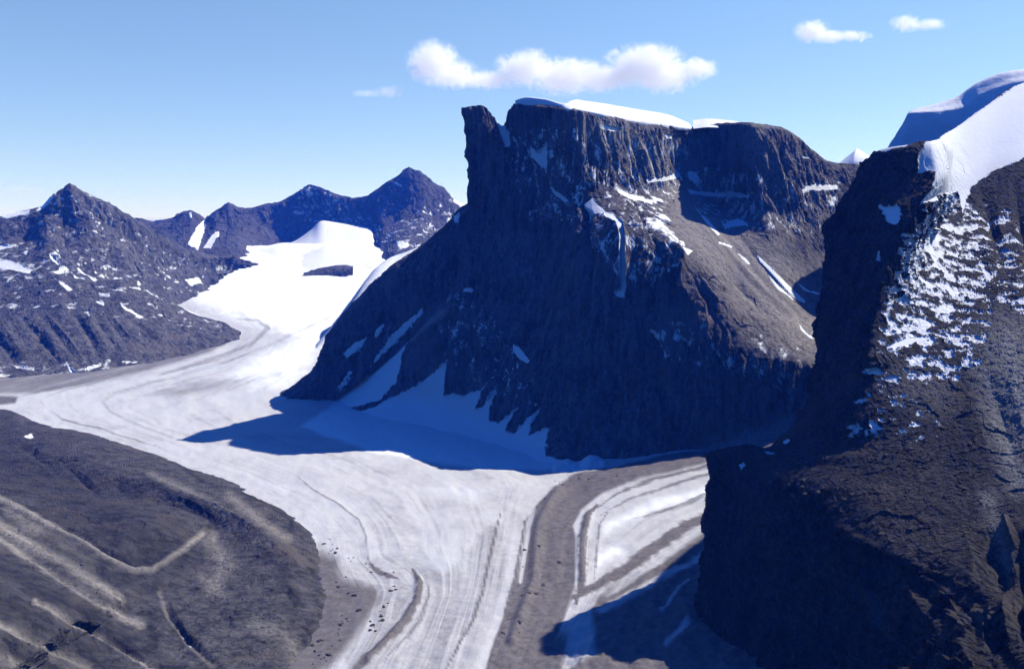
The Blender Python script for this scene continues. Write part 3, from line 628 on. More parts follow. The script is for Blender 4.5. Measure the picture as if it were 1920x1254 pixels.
# thick snow cap on the plateau (front lip, crown, back)
def cap_rows():
    lip = [(964, 203, 3158), (985, 205, 3125), (1022, 206, 3068), (1056, 211, 3012), (1064, 209, 3000), (1080, 211, 3015), (1125, 220, 3055), (1190, 233, 3175), (1248, 241, 3315), (1296, 246, 3465)]
    rim = [(966, 195, 3156), (985, 192, 3124), (1022, 196, 3066), (1056, 203, 3010), (1065, 205, 2999), (1080, 206, 3012), (1125, 214, 3053), (1190, 228, 3173), (1248, 236, 3313), (1297, 242, 3462)]
    mid = [(966, 190, 3158), (985, 185, 3127), (1022, 189, 3070), (1057, 198, 3014), (1068, 194, 3040), (1082, 192, 3080), (1125, 199, 3130), (1190, 210, 3240), (1248, 221, 3370), (1295, 236, 3490)]
    top = [(967, 187, 3164), (986, 182, 3134), (1022, 185, 3080), (1058, 194, 3026), (1072, 188, 3120), (1085, 187, 3180), (1125, 193, 3240), (1185, 203, 3350), (1245, 213, 3460), (1290, 230, 3530)]
    bk = [(u + 2, v + 10, y + 280) for u, v, y in top]
    bt = [(u + 2, v + 60, y + 300) for u, v, y in top]
    return [bt, bk, top, mid, rim, lip]
rock_patch('snow_cap', cap_rows(), M_snow, parent=massif, step=2.6, amp=1.2, size=60, fine=.5, fsz=20, smooth=1)
CN = [(1022, 890), (1045, 868), (1064, 864), (1085, 869), (1108, 856), (1132, 864), (1150, 876), (1172, 884)]
rock_patch('avalanche_cone', [[(u, v - 4, 2530) for u, v in CN], [(u, v, 2470) for u, v in CN], [(u - 4, max(v + 14, 888), 2415) for u, v in CN], [(u - 6, max(v + 26, 902), 2385) for u, v in CN]], M_snow, parent=massif, step=2.2, amp=5, size=26, fine=2.5, fsz=9, smooth=1)
# thin snow lip farther right
lip = [(1300, 226), (1330, 223), (1365, 226), (1400, 231)]
rock_patch('snow_lip', [[(u, v + 12, 3750) for u, v in lip], [(u, v - 1, 3700) for u, v in lip], [(u, v + 8, 3500) for u, v in lip], [(u, v + 16, 3420) for u, v in lip]], M_snow, parent=massif, step=2.6, amp=2, size=40, fine=.6)

# spur running left from the great wall
CR = [(900, 372, 3430), (866, 388, 3430), (830, 425, 3440), (795, 455, 3450), (745, 490, 3490), (700, 525, 3520), (680, 548, 3530), (640, 592, 3550), (612, 632, 3550), (592, 680, 3550), (550, 722, 3555), (505, 746, 3560)]
BT = [(895, 480, 3330), (862, 515, 3300), (835, 570, 3270), (803, 603, 3290), (772, 635, 3315), (735, 667, 3340), (705, 692, 3360), (670, 717, 3380), (640, 737, 3400), (610, 762, 3420), (570, 768, 3420), (500, 768, 3440)]
BK = [(u + 25, v + 60, y + 260) for u, v, y in CR]
BK2 = [(u + 40, max(v + 60, 640), y + 620) for u, v, y in CR]
MID = [(a[0] * .45 + b[0] * .55, a[1] * .5 + b[1] * .5, a[2] * .3 + b[2] * .7 - 25) for a, b in zip(CR, BT)]
SNOW_S = [(.9, 5, [(640, 665), (660, 645), (690, 630), (680, 650), (650, 672)]), (.85, 4, [(700, 625), (715, 605), (722, 612), (705, 635)]), (.9, 6, [(730, 632), (792, 575), (792, 590), (735, 650), (690, 690)]), (.6, 4, [(845, 405), (864, 392), (864, 420), (852, 420)]), (.6, 6, [(620, 735), (655, 690), (668, 695), (640, 735)])]
rock_patch('spur', [BK2, BK, CR, MID, BT], M_main, parent=massif, step=3, amp=9, size=90, flute=7, fsize=26, sheer=4, fine=2.5, snow=SNOW_S, blocks=((50, 2.5, 8), (20, 3, 4)),
           strokes=[(16, 18, [(760, 480), (730, 560), (690, 640)]), (-14, 16, [(700, 540), (670, 610), (640, 680)]), (16, 18, [(640, 600), (615, 670), (590, 735)]), (14, 16, [(820, 450), (790, 530), (770, 590)])])

# ------------------------------------------------------------------ near ridge on the right
def hid(u, v, y, dy=220, z=30): return (u + 14, V0 + (CAMZ - z) * F / (y + dy), y + dy)
def ridge_rows():
    r = []
    def row(c1, c2, *rest, c0=None, c0b=None):
        if c0 is None: c0 = hid(*c1); c0b = (c1[0] + 8, c1[1] * .5 + c0[1] * .5, c1[2] + 130)
        l = rest[-1]; y9 = l[2]
        r.append([c0, c0b, c1, c2, *rest, (l[0] + 350, l[1] + .35 * (V0 + 660 * F / y9 - l[1]), y9), (l[0] + 800, V0 + 680 * F / y9, y9)])
    row((1690, 700, 1950), (1770, 640, 2000), (1830, 520, 2450), (1880, 480, 2650), (1940, 440, 2800), (2100, 400, 2850), (2400, 380, 2800))
    row((1650, 310, 1770), (1745, 295, 1730), (1800, 266, 2150), (1850, 228, 2330), (1925, 177, 2460), (2080, 130, 2560), (2400, 100, 2500))
    row((1641, 284, 1700), (1738, 264, 1640), (1778, 246, 2040), (1842, 202, 2190), (1920, 154, 2320), (2080, 112, 2400), (2400, 90, 2400))
    row((1602, 345, 1700), (1752, 322, 1590), (1790, 322, 1900), (1840, 300, 1980), (1920, 265, 2030), (2080, 225, 2080), (2400, 200, 2050))
    row((1566, 425, 1705), (1718, 392, 1550), (1785, 388, 1830), (1840, 372, 1880), (1920, 335, 1900), (2080, 310, 1900), (2400, 300, 1850))
    row((1557, 500, 1715), (1666, 490, 1515), (1740, 484, 1650), (1830, 474, 1700), (1920, 455, 1700), (2080, 435, 1680), (2400, 420, 1600))
    row((1549, 605, 1720), (1642, 600, 1465), (1730, 592, 1515), (1820, 582, 1530), (1920, 560, 1510), (2080, 545, 1470), (2400, 540, 1380))
    row((1533, 700, 1720), (1632, 690, 1405), (1720, 690, 1405), (1810, 680, 1395), (1920, 655, 1370), (2080, 645, 1300), (2400, 640, 1180))
    row((1513, 772, 1700), (1582, 772, 1400), (1700, 782, 1325), (1800, 770, 1310), (1920, 750, 1270), (2080, 740, 1190), (2400, 740, 1050))
    row((1480, 806, 1650), (1568, 826, 1400), (1685, 822, 1292), (1795, 812, 1265), (1920, 800, 1215), (2080, 790, 1130), (2400, 790, 990))
    row((1442, 840, 1600), (1482, 858, 1440), (1665, 850, 1265), (1790, 850, 1225), (1920, 845, 1160), (2080, 840, 1070), (2400, 840, 930))
    row((1395, 832, 1545), (1426, 848, 1490), (1650, 890, 1225), (1785, 910, 1150), (1920, 915, 1070), (2080, 920, 970), (2400, 940, 840), c0=(1352, 1150, 1640), c0b=(1360, 980, 1590))
    row((1348, 848, 1500), (1434, 886, 1410), (1632, 930, 1170), (1780, 950, 1090), (1920, 965, 1000), (2080, 980, 890), (2400, 1020, 770), c0=(1312, 1200, 1425), c0b=(1333, 970, 1465))
    row((1400, 965, 1380), (1488, 946, 1310), (1640, 985, 1110), (1780, 1000, 1030), (1920, 1030, 920), (2080, 1060, 810), (2400, 1100, 700), c0=(1330, 1350, 1330), c0b=(1362, 1130, 1365))
    row((1500, 1050, 1240), (1556, 998, 1205), (1660, 1032, 1050), (1780, 1060, 960), (1920, 1100, 845), (2080, 1140, 740), (2400, 1200, 630), c0=(1410, 1440, 1200), c0b=(1450, 1230, 1220))
    row((1590, 1130, 1110), (1672, 1048, 1060), (1730, 1072, 990), (1810, 1115, 905), (1920, 1170, 780), (2080, 1220, 665), (2400, 1290, 565), c0=(1490, 1540, 1080), c0b=(1540, 1320, 1090))
    row((1690, 1190, 965), (1750, 1092, 965), (1800, 1135, 900), (1860, 1190, 810), (1940, 1240, 700), (2080, 1300, 600), (2400, 1380, 510), c0=(1580, 1640, 950), c0b=(1630, 1400, 960))
    row((1755, 1270, 830), (1800, 1158, 850), (1840, 1210, 790), (1890, 1270, 710), (1960, 1320, 640), (2090, 1390, 550), (2400, 1470, 460), c0=(1660, 1760, 810), c0b=(1710, 1480, 815))
    row((1800, 1400, 700), (1828, 1262, 720), (1870, 1320, 680), (1920, 1370, 630), (1990, 1430, 570), (2110, 1500, 490), (2400, 1580, 410), c0=(1720, 2000, 660), c0b=(1760, 1640, 680))
    row((1840, 1560, 580), (1870, 1420, 600), (1910, 1470, 570), (1960, 1520, 530), (2030, 1580, 480), (2150, 1660, 420), (2400, 1760, 350), c0=(1760, 2300, 540), c0b=(1800, 1850, 560))
    return r
SNOW_R = [
 (.45, 14, [(1725, 385), (1780, 350), (1870, 390), (1870, 620), (1800, 720), (1645, 720), (1655, 560), (1690, 440)]), (.43, 10, [(1860, 400), (1930, 380), (1930, 600), (1860, 560)]),
  (1.0, 4, [(1738, 262), (1778, 244), (1842, 200), (1935, 140), (2500, 60), (2500, 260), (1935, 290), (1880, 312), (1845, 332), (1825, 350), (1812, 380), (1806, 402), (1800, 380), (1796, 360), (1770, 364), (1722, 388), (1748, 352), (1756, 320), (1722, 322), (1722, 300)]),
 (.535, 12, [(1730, 388), (1775, 366), (1800, 365), (1812, 400), (1860, 392), (1845, 420), (1830, 460), (1855, 520), (1830, 515), (1810, 480), (1800, 520), (1820, 580), (1828, 610), (1790, 590), (1770, 640), (1760, 690), (1730, 690), (1690, 650), (1652, 640), (1650, 600), (1655, 545), (1680, 500), (1706, 440)]),
 (.57, 14, [(1715, 440), (1750, 420), (1790, 420), (1790, 480), (1760, 520), (1720, 510)]), (.57, 14, [(1700, 530), (1760, 540), (1800, 600), (1760, 600), (1700, 575)]),
 (.85, 4, [(1830, 478), (1842, 485), (1860, 515), (1852, 518), (1836, 500)]), (.85, 4, [(1882, 545), (1918, 545), (1918, 550), (1884, 552)]),
 (.9, 4, [(1658, 648), (1700, 632), (1740, 628), (1745, 634), (1690, 650), (1664, 654)]), (.8, 3, [(1708, 692), (1730, 694), (1745, 704), (1735, 704)]), (.9, 3, [(1622, 696), (1640, 692), (1662, 698), (1650, 703), (1624, 703)]), (.85, 3, [(1622, 732), (1632, 736), (1636, 744), (1628, 744)]),
 (.30, 8, [(1600, 740), (1650, 730), (1760, 760), (1770, 830), (1650, 820), (1580, 830)]),
 (.9, 6, [(1648, 385), (1690, 385), (1690, 400), (1680, 422), (1664, 420), (1655, 400)]), (.8, 3, [(1645, 478), (1652, 475), (1650, 490), (1645, 490)]),
 (.95, 2.5, [(1386, 872), (1394, 866), (1398, 872), (1390, 880)]), (.9, 3, [(1430, 842), (1450, 848), (1455, 854), (1440, 852)]), (.9, 2.5, [(1468, 828), (1478, 820), (1480, 826), (1472, 832)]),
 (.8, 4, [(1630, 275), (1690, 268), (1735, 262), (1700, 276), (1640, 284)]),
]
STROKE_R = [
 (10, 40, [(1850, 700), (1880, 790), (1910, 900)]),
 (28, 44, [(1848, 985), (1862, 1050), (1884, 1120)]), (18, 16, [(1900, 990), (1915, 1060), (1930, 1130)]), (-14, 10, [(1882, 960), (1896, 1000), (1900, 1020)]),
 (20, 9, [(1600, 1045), (1632, 1090), (1652, 1150), (1665, 1230)]), (14, 9, [(1480, 950), (1500, 985), (1512, 1030)]), (-18, 14, [(1700, 1075), (1740, 1140), (1770, 1200)]),
 (14, 10, [(1845, 1130), (1850, 1180), (1862, 1220)]), (-14, 8, [(1828, 1130), (1835, 1180), (1842, 1230)]), (16, 10, [(1905, 1060), (1910, 1150), (1925, 1230)]), (-12, 8, [(1885, 1080), (1892, 1150), (1900, 1220)]),
 (12, 18, [(1835, 340), (1860, 430), (1890, 520)]), (10, 12, [(1900, 330), (1915, 430), (1930, 520)]),
 (34, 10, [(1640, 690), (1600, 695)]), (34, 9, [(1655, 500), (1630, 505)]), (34, 9, [(1645, 560), (1610, 552)]), (34, 9, [(1640, 632), (1612, 630)]), (34, 9, [(1635, 665), (1618, 668)]),
]
PALE_R = [(1.0, 44, [(1890, 640), (1905, 720), (1930, 800)]), (.8, 24, [(1850, 700), (1880, 790), (1910, 900)]), (.6, 16, [(1850, 760), (1885, 830), (1910, 900)]), (.5, 14, [(1852, 930), (1870, 990), (1878, 1050)]), (.5, 10, [(1825, 690), (1850, 720)]), (.6, 5, [(1636, 1110), (1650, 1150), (1660, 1190)]), (.5, 10, [(1850, 1150), (1855, 1200)]), (.35, 30, [(1700, 720), (1760, 740)])]
ridge = rock_patch('mountain', ridge_rows(), M_fore, step=2.2, amp=3.5, size=60, flute=3.0, fsize=12, sheer=6, fine=.9, fsz=6, strokes=STROKE_R, snow=SNOW_R, pale=PALE_R, smooth=2, flat_amp=.16, thick=2.2, snow_rag=.46, snow_cell=22.0, blocks=((46, 1.8, 10), (18, 1.6, 4.5), (7, 1.4, 1.8)))
tag(ridge, 'dark near mountain ridge with black left cliff and snow streaked right slope', 'mountain', 'structure')
# corniced snow dome behind the ridge top
DC = [(1655, 290, 3032), (1690, 236, 3032), (1706, 209, 3032), (1745, 197, 3032), (1795, 180, 3032), (1830, 156, 3009), (1870, 139, 2987), (1920, 130, 2964), (2080, 120, 2942), (2400, 110, 2898)]
DR = [(1656, 292, 3009), (1692, 238, 2998), (1708, 212, 2987), (1752, 209, 2964), (1805, 201, 2954), (1838, 178, 2942), (1870, 166, 2921), (1918, 152, 2898), (2080, 140, 2875), (2400, 130, 2832)]
DF = [(1640, 310, 2998), (1680, 300, 2976), (1705, 285, 2960), (1750, 275, 2937), (1800, 255, 2926), (1842, 225, 2914), (1880, 190, 2898), (1925, 175, 2886), (2080, 160, 2853), (2400, 150, 2809)]
DG = [(u, v + 160, y - 20) for u, v, y in DF]
DB = [(u + 20, v + 14, y + 160) for u, v, y in DC]; DBB = [(u + 20, v + 260, y + 420) for u, v, y in DC]
DR2 = [(u + 1, v + 5, y - 4) for u, v, y in DR]
DC2 = [((a[0] + 2 * b[0]) / 3, (a[1] + 2 * b[1]) / 3 - 1, (a[2] + 2 * b[2]) / 3) for a, b in zip(DC, DR)]
rock_patch('snow_dome', [DBB, DB, DC, DC2, DR, DR2, DF, DG], M_snow, parent=ridge, step=3, amp=2.0, size=70, fine=.6, fsz=24, smooth=2)

# ------------------------------------------------------------------ left mountain and the hill in front of it
LS = [(-520, 470, 5600), (-300, 450, 5700), (-120, 430, 5800), (0, 408, 5900), (45, 394, 5950), (78, 388, 5970), (100, 365, 5980), (130, 344, 6000), (175, 369, 6080), (215, 386, 6150), (250, 408, 6250), (290, 436, 6400), (345, 466, 6600), (410, 482, 6850), (450, 485, 7300), (488, 499, 7600)]
LM1 = [(-520, 500, 5450), (-300, 490, 5520), (-120, 470, 5600), (0, 450, 5700), (50, 440, 5730), (85, 430, 5750), (118, 425, 5740), (145, 430, 5790), (190, 430, 5920), (235, 445, 6000), (275, 470, 6080), (315, 490, 6250), (355, 505, 6450), (400, 505, 6700), (438, 497, 7200), (480, 506, 7550)]
LM2 = [(-520, 540, 5150), (-300, 530, 5250), (-120, 510, 5350), (0, 490, 5430), (55, 482, 5450), (95, 478, 5470), (130, 490, 5470), (165, 500, 5520), (210, 505, 5640), (255, 515, 5740), (295, 525, 5860), (330, 540, 6000), (365, 540, 6250), (395, 525, 6600), (428, 505, 7150), (470, 513, 7500)]
LM3 = [(-520, 600, 4700), (-300, 590, 4800), (-120, 570, 4950), (0, 555, 5050), (60, 555, 5060), (100, 560, 5050), (145, 570, 5050), (190, 580, 5080), (235, 590, 5150), (275, 595, 5300), (310, 595, 5500), (345, 585, 5750), (372, 566, 6050), (392, 540, 6500), (424, 513, 7100), (462, 521, 7450)]
LB1 = [(u + 10, v + 60, y + 700) for u, v, y in LS]; LB2 = [(u + 20, 620, y + 1500) for u, v, y in LS]
SNOW_L = [
 (.42, 12, [(-200, 440), (60, 440), (260, 500), (280, 550), (-200, 530)]), (.38, 12, [(-100, 420), (130, 350), (260, 420), (400, 500), (380, 560), (300, 560), (100, 460)]),
  (.9, 6, [(70, 392), (98, 366), (108, 360), (98, 378), (80, 395), (65, 398)]), (.8, 3, [(165, 385), (175, 390), (185, 402), (178, 402)]), (.5, 5, [(150, 352), (175, 365), (205, 382), (195, 388), (160, 368)]),
 (.85, 6, [(-150, 470), (-60, 455), (20, 460), (35, 462), (20, 470), (-60, 475)]), (.9, 7, [(-200, 500), (-40, 485), (20, 488), (60, 505), (55, 514), (0, 504), (-100, 515), (-200, 520)]),
 (.8, 4, [(90, 475), (100, 480), (115, 498), (108, 500), (95, 488)]), (.85, 5, [(95, 512), (125, 500), (132, 506), (112, 516)]), (.85, 5, [(135, 512), (160, 528), (158, 534), (138, 524)]), (.8, 4, [(140, 498), (165, 515), (188, 528), (175, 530), (150, 512)]), (.7, 4, [(195, 520), (230, 522), (228, 532), (205, 526)]),
 (.6, 6, [(45, 480), (72, 478), (70, 486), (48, 488)]), (.6, 5, [(45, 525), (78, 522), (76, 532), (50, 532)]), (.6, 6, [(0, 395), (60, 390), (60, 405), (0, 415)]),
 (.6, 6, [(340, 520), (375, 515), (385, 535), (355, 540)]), (.6, 6, [(395, 500), (420, 495), (425, 510), (405, 512)]),
]
left_m = rock_patch('mountain', [LB2, LB1, LS, LM1, LM2, LM3], M_left, step=3, amp=20, size=190, flute=16, fsize=55, sheer=2.5, fine=8, fsz=36, snow=SNOW_L, smooth=1, sharp=True, blocks=((130, 1.6, 15), (50, 1.6, 6)),
    strokes=[(50, 26, [(128, 350), (118, 400), (125, 450), (150, 500)]), (-45, 24, [(160, 380), (165, 430), (190, 470)]), (35, 20, [(215, 395), (250, 440), (275, 490), (300, 560)]), (-30, 18, [(200, 440), (230, 490), (260, 540)]), (30, 18, [(290, 450), (320, 500), (350, 550)]), (30, 24, [(60, 400), (50, 440), (20, 480)]), (-30, 22, [(90, 400), (90, 450), (80, 490)])])
tag(left_m, 'pointed grey mountain at the left with small snow patches', 'mountain', 'structure')

HS = [(-520, 560, 4700), (-250, 545, 4750), (-80, 540, 4800), (0, 545, 4800), (60, 530, 4820), (110, 518, 4830), (180, 528, 4850), (225, 522, 4870), (280, 545, 4900), (330, 572, 4880), (380, 594, 4860), (420, 604, 4840), (450, 622, 4800)]
HM = [(-520, 610, 4350), (-250, 600, 4400), (-80, 595, 4430), (0, 598, 4430), (60, 590, 4450), (115, 580, 4470), (180, 582, 4500), (230, 580, 4540), (285, 592, 4600), (335, 605, 4640), (382, 615, 4680), (422, 620, 4740), (449, 628, 4770)]
HF = [(-520, 690, 3950), (-250, 680, 3960), (-80, 675, 3970), (0, 676, 3980), (60, 672, 4000), (115, 668, 4030), (180, 660, 4100), (232, 650, 4180), (290, 646, 4280), (340, 640, 4400), (385, 634, 4530), (424, 630, 4660), (449, 634, 4740)]
HB = [(-520, 745, 3560), (-250, 735, 3640), (-80, 728, 3720), (0, 722, 3790), (60, 718, 3830), (115, 714, 3870), (180, 705, 3950), (235, 696, 4040), (295, 684, 4160), (345, 672, 4290), (390, 656, 4450), (428, 640, 4630), (450, 640, 4720)]
HK = [(u, v + 60, y + 500) for u, v, y in HS]
SNOW_H = [(.40, 10, [(-200, 510), (280, 530), (420, 600), (440, 640), (200, 600), (-200, 590)]), (.42, 10, [(-300, 672), (240, 668), (300, 680), (150, 712), (-300, 720)]), (.95, 4, [(280, 540), (330, 562), (392, 582), (418, 604), (405, 602), (360, 588), (310, 562)]), (.85, 5, [(100, 520), (125, 532), (140, 545), (128, 548), (108, 530)]), (.8, 4, [(185, 548), (208, 552), (206, 556), (186, 553)]), (.8, 4, [(218, 562), (235, 575), (272, 594), (262, 596), (230, 580)]), (.7, 4, [(172, 560), (198, 565), (196, 575), (180, 570)]), (.75, 3, [(162, 580), (170, 595), (172, 600), (166, 598)]), (.7, 4, [(182, 610), (196, 608), (196, 613), (184, 614)]),
 (.85, 4, [(122, 678), (132, 688), (142, 702), (155, 704), (140, 708), (132, 700)]), (.7, 5, [(160, 690), (190, 680), (190, 688), (165, 700)]), (.75, 5, [(225, 676), (260, 678), (258, 684), (228, 682)]), (.7, 5, [(22, 684), (68, 690), (66, 698), (30, 694)]), (.6, 5, [(-200, 690), (0, 690), (18, 700), (-200, 705)]), (.6, 4, [(100, 700), (120, 702), (120, 708), (104, 708)]), (.6, 3, [(28, 580), (40, 584), (42, 590), (32, 588)]), (.6, 4, [(255, 620), (268, 628), (262, 632)])]
hill = rock_patch('hill', [[(u, 680, y + 1000) for u, v, y in HS], HK, HS, HM, HF, HB], M_left, step=3, amp=13, size=130, flute=10, fsize=46, sheer=2.2, fine=4, fsz=32, snow=SNOW_H, smooth=1, sharp=True, blocks=((80, 1.6, 9), (34, 1.6, 4)),
    strokes=[(13, 8, [(60, 575), (110, 630), (150, 685)]), (-9, 4, [(75, 575), (125, 630), (165, 685)]), (7, 8, [(150, 565), (200, 625), (230, 670)]), (-10, 4, [(200, 575), (240, 630), (270, 660)]), (8, 8, [(300, 590), (340, 615), (370, 640)]), (-6, 5, [(320, 590), (360, 615), (390, 635)]), (12, 8, [(-40, 590), (0, 640), (30, 685)]), (15, 9, [(30, 585), (80, 640), (120, 690)]), (-10, 14, [(60, 590), (100, 640), (135, 690)]), (18, 9, [(120, 560), (160, 620), (195, 680)]), (-12, 12, [(150, 570), (185, 630), (215, 675)]), (9, 8, [(180, 570), (220, 620), (250, 665)]), (-19, 16, [(0, 600), (30, 650), (60, 690)]), (13, 8, [(240, 590), (280, 625), (310, 655)]), (-8, 10, [(215, 590), (255, 630), (285, 660)])])
tag(hill, 'low gullied rock hill rising from the bend of the glacier', 'hill', 'structure')

# ------------------------------------------------------------------ far range
FS = [(180, 430, 9700), (255, 409, 9700), (290, 416, 9700), (320, 410, 9700), (345, 398, 9700), (358, 394, 9700), (372, 400, 9700), (384, 412, 9700), (405, 394, 9700), (427, 381, 9700), (446, 390, 9720), (480, 388, 9740), (522, 379, 9760), (550, 364, 9780), (572, 350, 9780), (592, 347, 9780), (610, 357, 9780), (640, 366, 9750), (662, 371, 9700), (690, 365, 9700), (715, 350, 9700), (740, 335, 9700), (756, 318, 9700), (768, 313, 9700), (786, 322, 9700), (810, 340, 9700), (832, 353, 9700), (848, 372, 9700), (870, 384, 9700), (920, 390, 9700), (1000, 380, 9700), (1150, 400, 9700)]
RB = lambda u: float(sstep(680, 730, np.array(u)))
LB = lambda u: 1 - float(sstep(455, 500, np.array(u)))
FM = [(u, v * .45 + 455 * .55 + 8 * RB(u), y - 110 - 350 * max(RB(u), LB(u))) for u, v, y in FS]
FBt = [(u, 480 + 26 * max(RB(u), LB(u)), y - 260 - 2250 * max(RB(u), LB(u))) for u, v, y in FS]
FBk = [(u, v + 40, y + 400) for u, v, y in FS]; FBk2 = [(u, 470, y + 900) for u, v, y in FS]
SNOW_F = [(.42, 8, [(560, 345), (600, 345), (720, 420), (860, 360), (880, 480), (700, 480), (540, 400)]), (.95, 5, [(352, 460), (360, 440), (372, 422), (384, 412), (386, 425), (378, 450), (372, 470)]), (.95, 4, [(380, 465), (395, 445), (410, 430), (411, 440), (395, 466)]), (.9, 3, [(354, 398), (359, 396), (360, 408), (354, 408)]), (.8, 3, [(572, 358), (586, 358), (588, 366), (575, 366)]),
 (.7, 4, [(735, 338), (755, 345), (752, 350), (738, 345)]), (.6, 5, [(770, 335), (790, 345), (800, 358), (785, 350)]), (.95, 6, [(846, 374), (870, 372), (885, 395), (862, 388)]), (.6, 6, [(740, 450), (770, 450), (770, 470), (745, 470)]), (.5, 6, [(815, 350), (835, 365), (830, 375), (815, 365)])]
far = rock_patch('mountain', [FBk2, FBk, FS, FM, FBt], M_far, step=3, amp=20, size=200, flute=18, fsize=70, sheer=4, fine=9, fsz=50, snow=SNOW_F, smooth=1, sharp=True, blocks=((160, 2, 24), (70, 2, 9)),
    strokes=[(70, 26, [(592, 350), (588, 390), (580, 430)]), (60, 22, [(768, 316), (750, 370), (730, 420)]), (50, 20, [(427, 384), (425, 420), (420, 450)]), (-50, 20, [(660, 372), (650, 410)]), (50, 20, [(690, 368), (690, 410), (710, 450)]), (-60, 22, [(800, 350), (790, 400), (790, 450)]), (40, 16, [(640, 370), (625, 400)])])
tag(far, 'jagged blue mountain range at the far head of the glacier', 'mountain', 'structure')
ST = [(400, 490, 8700), (470, 465, 9300), (540, 456, 9400), (582, 431, 9500), (605, 413, 9560), (650, 420, 9540), (692, 427, 9500), (709, 446, 9420), (712, 480, 9000)]
SM = [(400, 510, 7800), (470, 482, 8450), (540, 472, 8650), (582, 455, 8850), (608, 446, 8900), (650, 448, 8880), (690, 452, 8800), (704, 466, 8650), (708, 500, 8000)]
SL = [(400, 530, 7000), (465, 512, 7400), (530, 508, 7350), (580, 502, 7350), (615, 498, 7400), (650, 496, 7450), (685, 494, 7500), (700, 505, 7300), (704, 530, 7000)]
SLL = [(u, v + 46, y - 600) for u, v, y in SL]
rock_patch('snow_slope', [[(u, v + 8, y + 300) for u, v, y in ST], ST, SM, SL, SLL], M_snow, parent=far, step=3, amp=4, size=260, fine=1, fsz=60, smooth=3)
# snow bank behind the spur
BS = [(600, 640, 4700), (640, 590, 4900), (675, 545, 5000), (700, 510, 5100), (730, 484, 5200), (768, 470, 5300), (850, 440, 5400), (950, 420, 5400)]
rock_patch('snow_bank', [[(u + 20, v + 30, y + 500) for u, v, y in BS], BS, [(u - 18, v + 26, y - 250) for u, v, y in BS], [(u - 20, v + 90, y - 500) for u, v, y in BS]], M_snow, parent=massif, step=3, amp=5, size=120, fine=1, fsz=40)
# nunatak in the upper basin
def outcrop(name, line, parent, y, h, mat=M_far, depth=160):
    crest = [(u, v, y) for u, v in line]
    n = len(line)
    prof = [math.sin(math.pi * (i + .15) / (n - .7)) for i in range(n)]
    fr = [(u, v + h * max(.25, p), y - depth) for (u, v), p in zip(line, prof)]
    fr2 = [(u, v + h * max(.25, p) + 14, y - depth - 60) for (u, v), p in zip(line, prof)]
    bk = [(u, v + 20, y + 260) for u, v in line]
    return rock_patch(name, [bk, crest, fr, fr2], mat, parent=parent, step=2.5, amp=12, size=70, flute=6, fsize=40, fine=3, fsz=24, smooth=1)
outcrop('outcrop', [(562, 514), (585, 507), (612, 500), (640, 497), (662, 499)], far, 7150, 12)

# far snowy peak at the right
PS = [(1540, 330, 6500), (1582, 300, 6500), (1608, 279, 6500), (1640, 300, 6500), (1680, 330, 6500)]
PF = [(1540, 340, 6300), (1582, 312, 6300), (1600, 305, 6300), (1636, 302, 6300), (1680, 340, 6300)]
PF2 = [(u, v + 120, y - 100) for u, v, y in PF]
peak = rock_patch('mountain', [[(u, v + 140, y + 500) for u, v, y in PS], PS, PF, PF2], M_snow, step=2.4, amp=4, size=100, fine=1, fsz=50, smooth=1, sharp=True)
tag(peak, 'small far white snow peak showing in the gap left of the near ridge', 'mountain', 'structure')

# ------------------------------------------------------------------ ground out to the horizon
def ground_sheet():
    n = 60; t = np.linspace(-1, 1, n); a = 17000 * np.sign(t) * np.abs(t) ** 1.5
    X, Y = np.meshgrid(a, a + 5000)
    Z = -75 + 0 * X
    T = NT('bare_ground'); pos = T.n('ShaderNodeNewGeometry').outputs['Position']
    c = T.mix(T.noise(pos, 1 / 300, 6, .6), col3((.07, .06, .06)), col3((.18, .16, .15)))
    p = T.n('ShaderNodeBsdfPrincipled'); T.set(p.inputs['Base Color'], c); p.inputs['Roughness'].default_value = .9
    o = T.n('ShaderNodeOutputMaterial'); T.set(o.inputs['Surface'], p.outputs[0])
    return make_mesh('ground', np.stack([X, Y, Z], -1), T.m, None, None)
tag(ground_sheet(), 'bare stony ground under and beyond the glacier valley', 'ground', 'structure')

# ------------------------------------------------------------------ loose boulders
def boulder_meshes(mat, n=5):
    out = []
    for k in range(n):
        bm = __import__('bmesh').new()
        __import__('bmesh').ops.create_icosphere(bm, subdivisions=3, radius=1.0)
        P = np.array([v.co[:] for v in bm.verts])
        d, _ = facets(P * .9 + 13.7 * k)
        P2 = P * (1 + .45 * d + .12 * fbm(P * 1.7 + 5 * k, 2))[:, None] * np.array([1.15, .9, .72])
        for v, p in zip(bm.verts, P2): v.co = p
        me = bpy.data.meshes.new('boulder'); bm.to_mesh(me); bm.free(); me.materials.append(mat); out.append(me)
    return out
def boulder_material(name, c):
    T = NT(name); pos = T.n('ShaderNodeTexCoord').outputs['Object']
    cc = T.mix(T.noise(pos, 2.5, 6, .7), col3([x * .4 for x in c]), col3(c))
    p = T.n('ShaderNodeBsdfPrincipled'); T.set(p.inputs['Base Color'], cc); p.inputs['Roughness'].default_value = .9; p.inputs['Specular IOR Level'].default_value = .1
    bm = T.n('ShaderNodeBump'); bm.inputs['Distance'].default_value = .3; T.set(bm.inputs['Height'], T.noise(pos, 5, 5, .7)); T.set(p.inputs['Normal'], bm.outputs[0])
    o = T.n('ShaderNodeOutputMaterial'); T.set(o.inputs['Surface'], p.outputs[0]); return T.m
bpy.context.view_layer.update()
DG = bpy.context.evaluated_depsgraph_get()
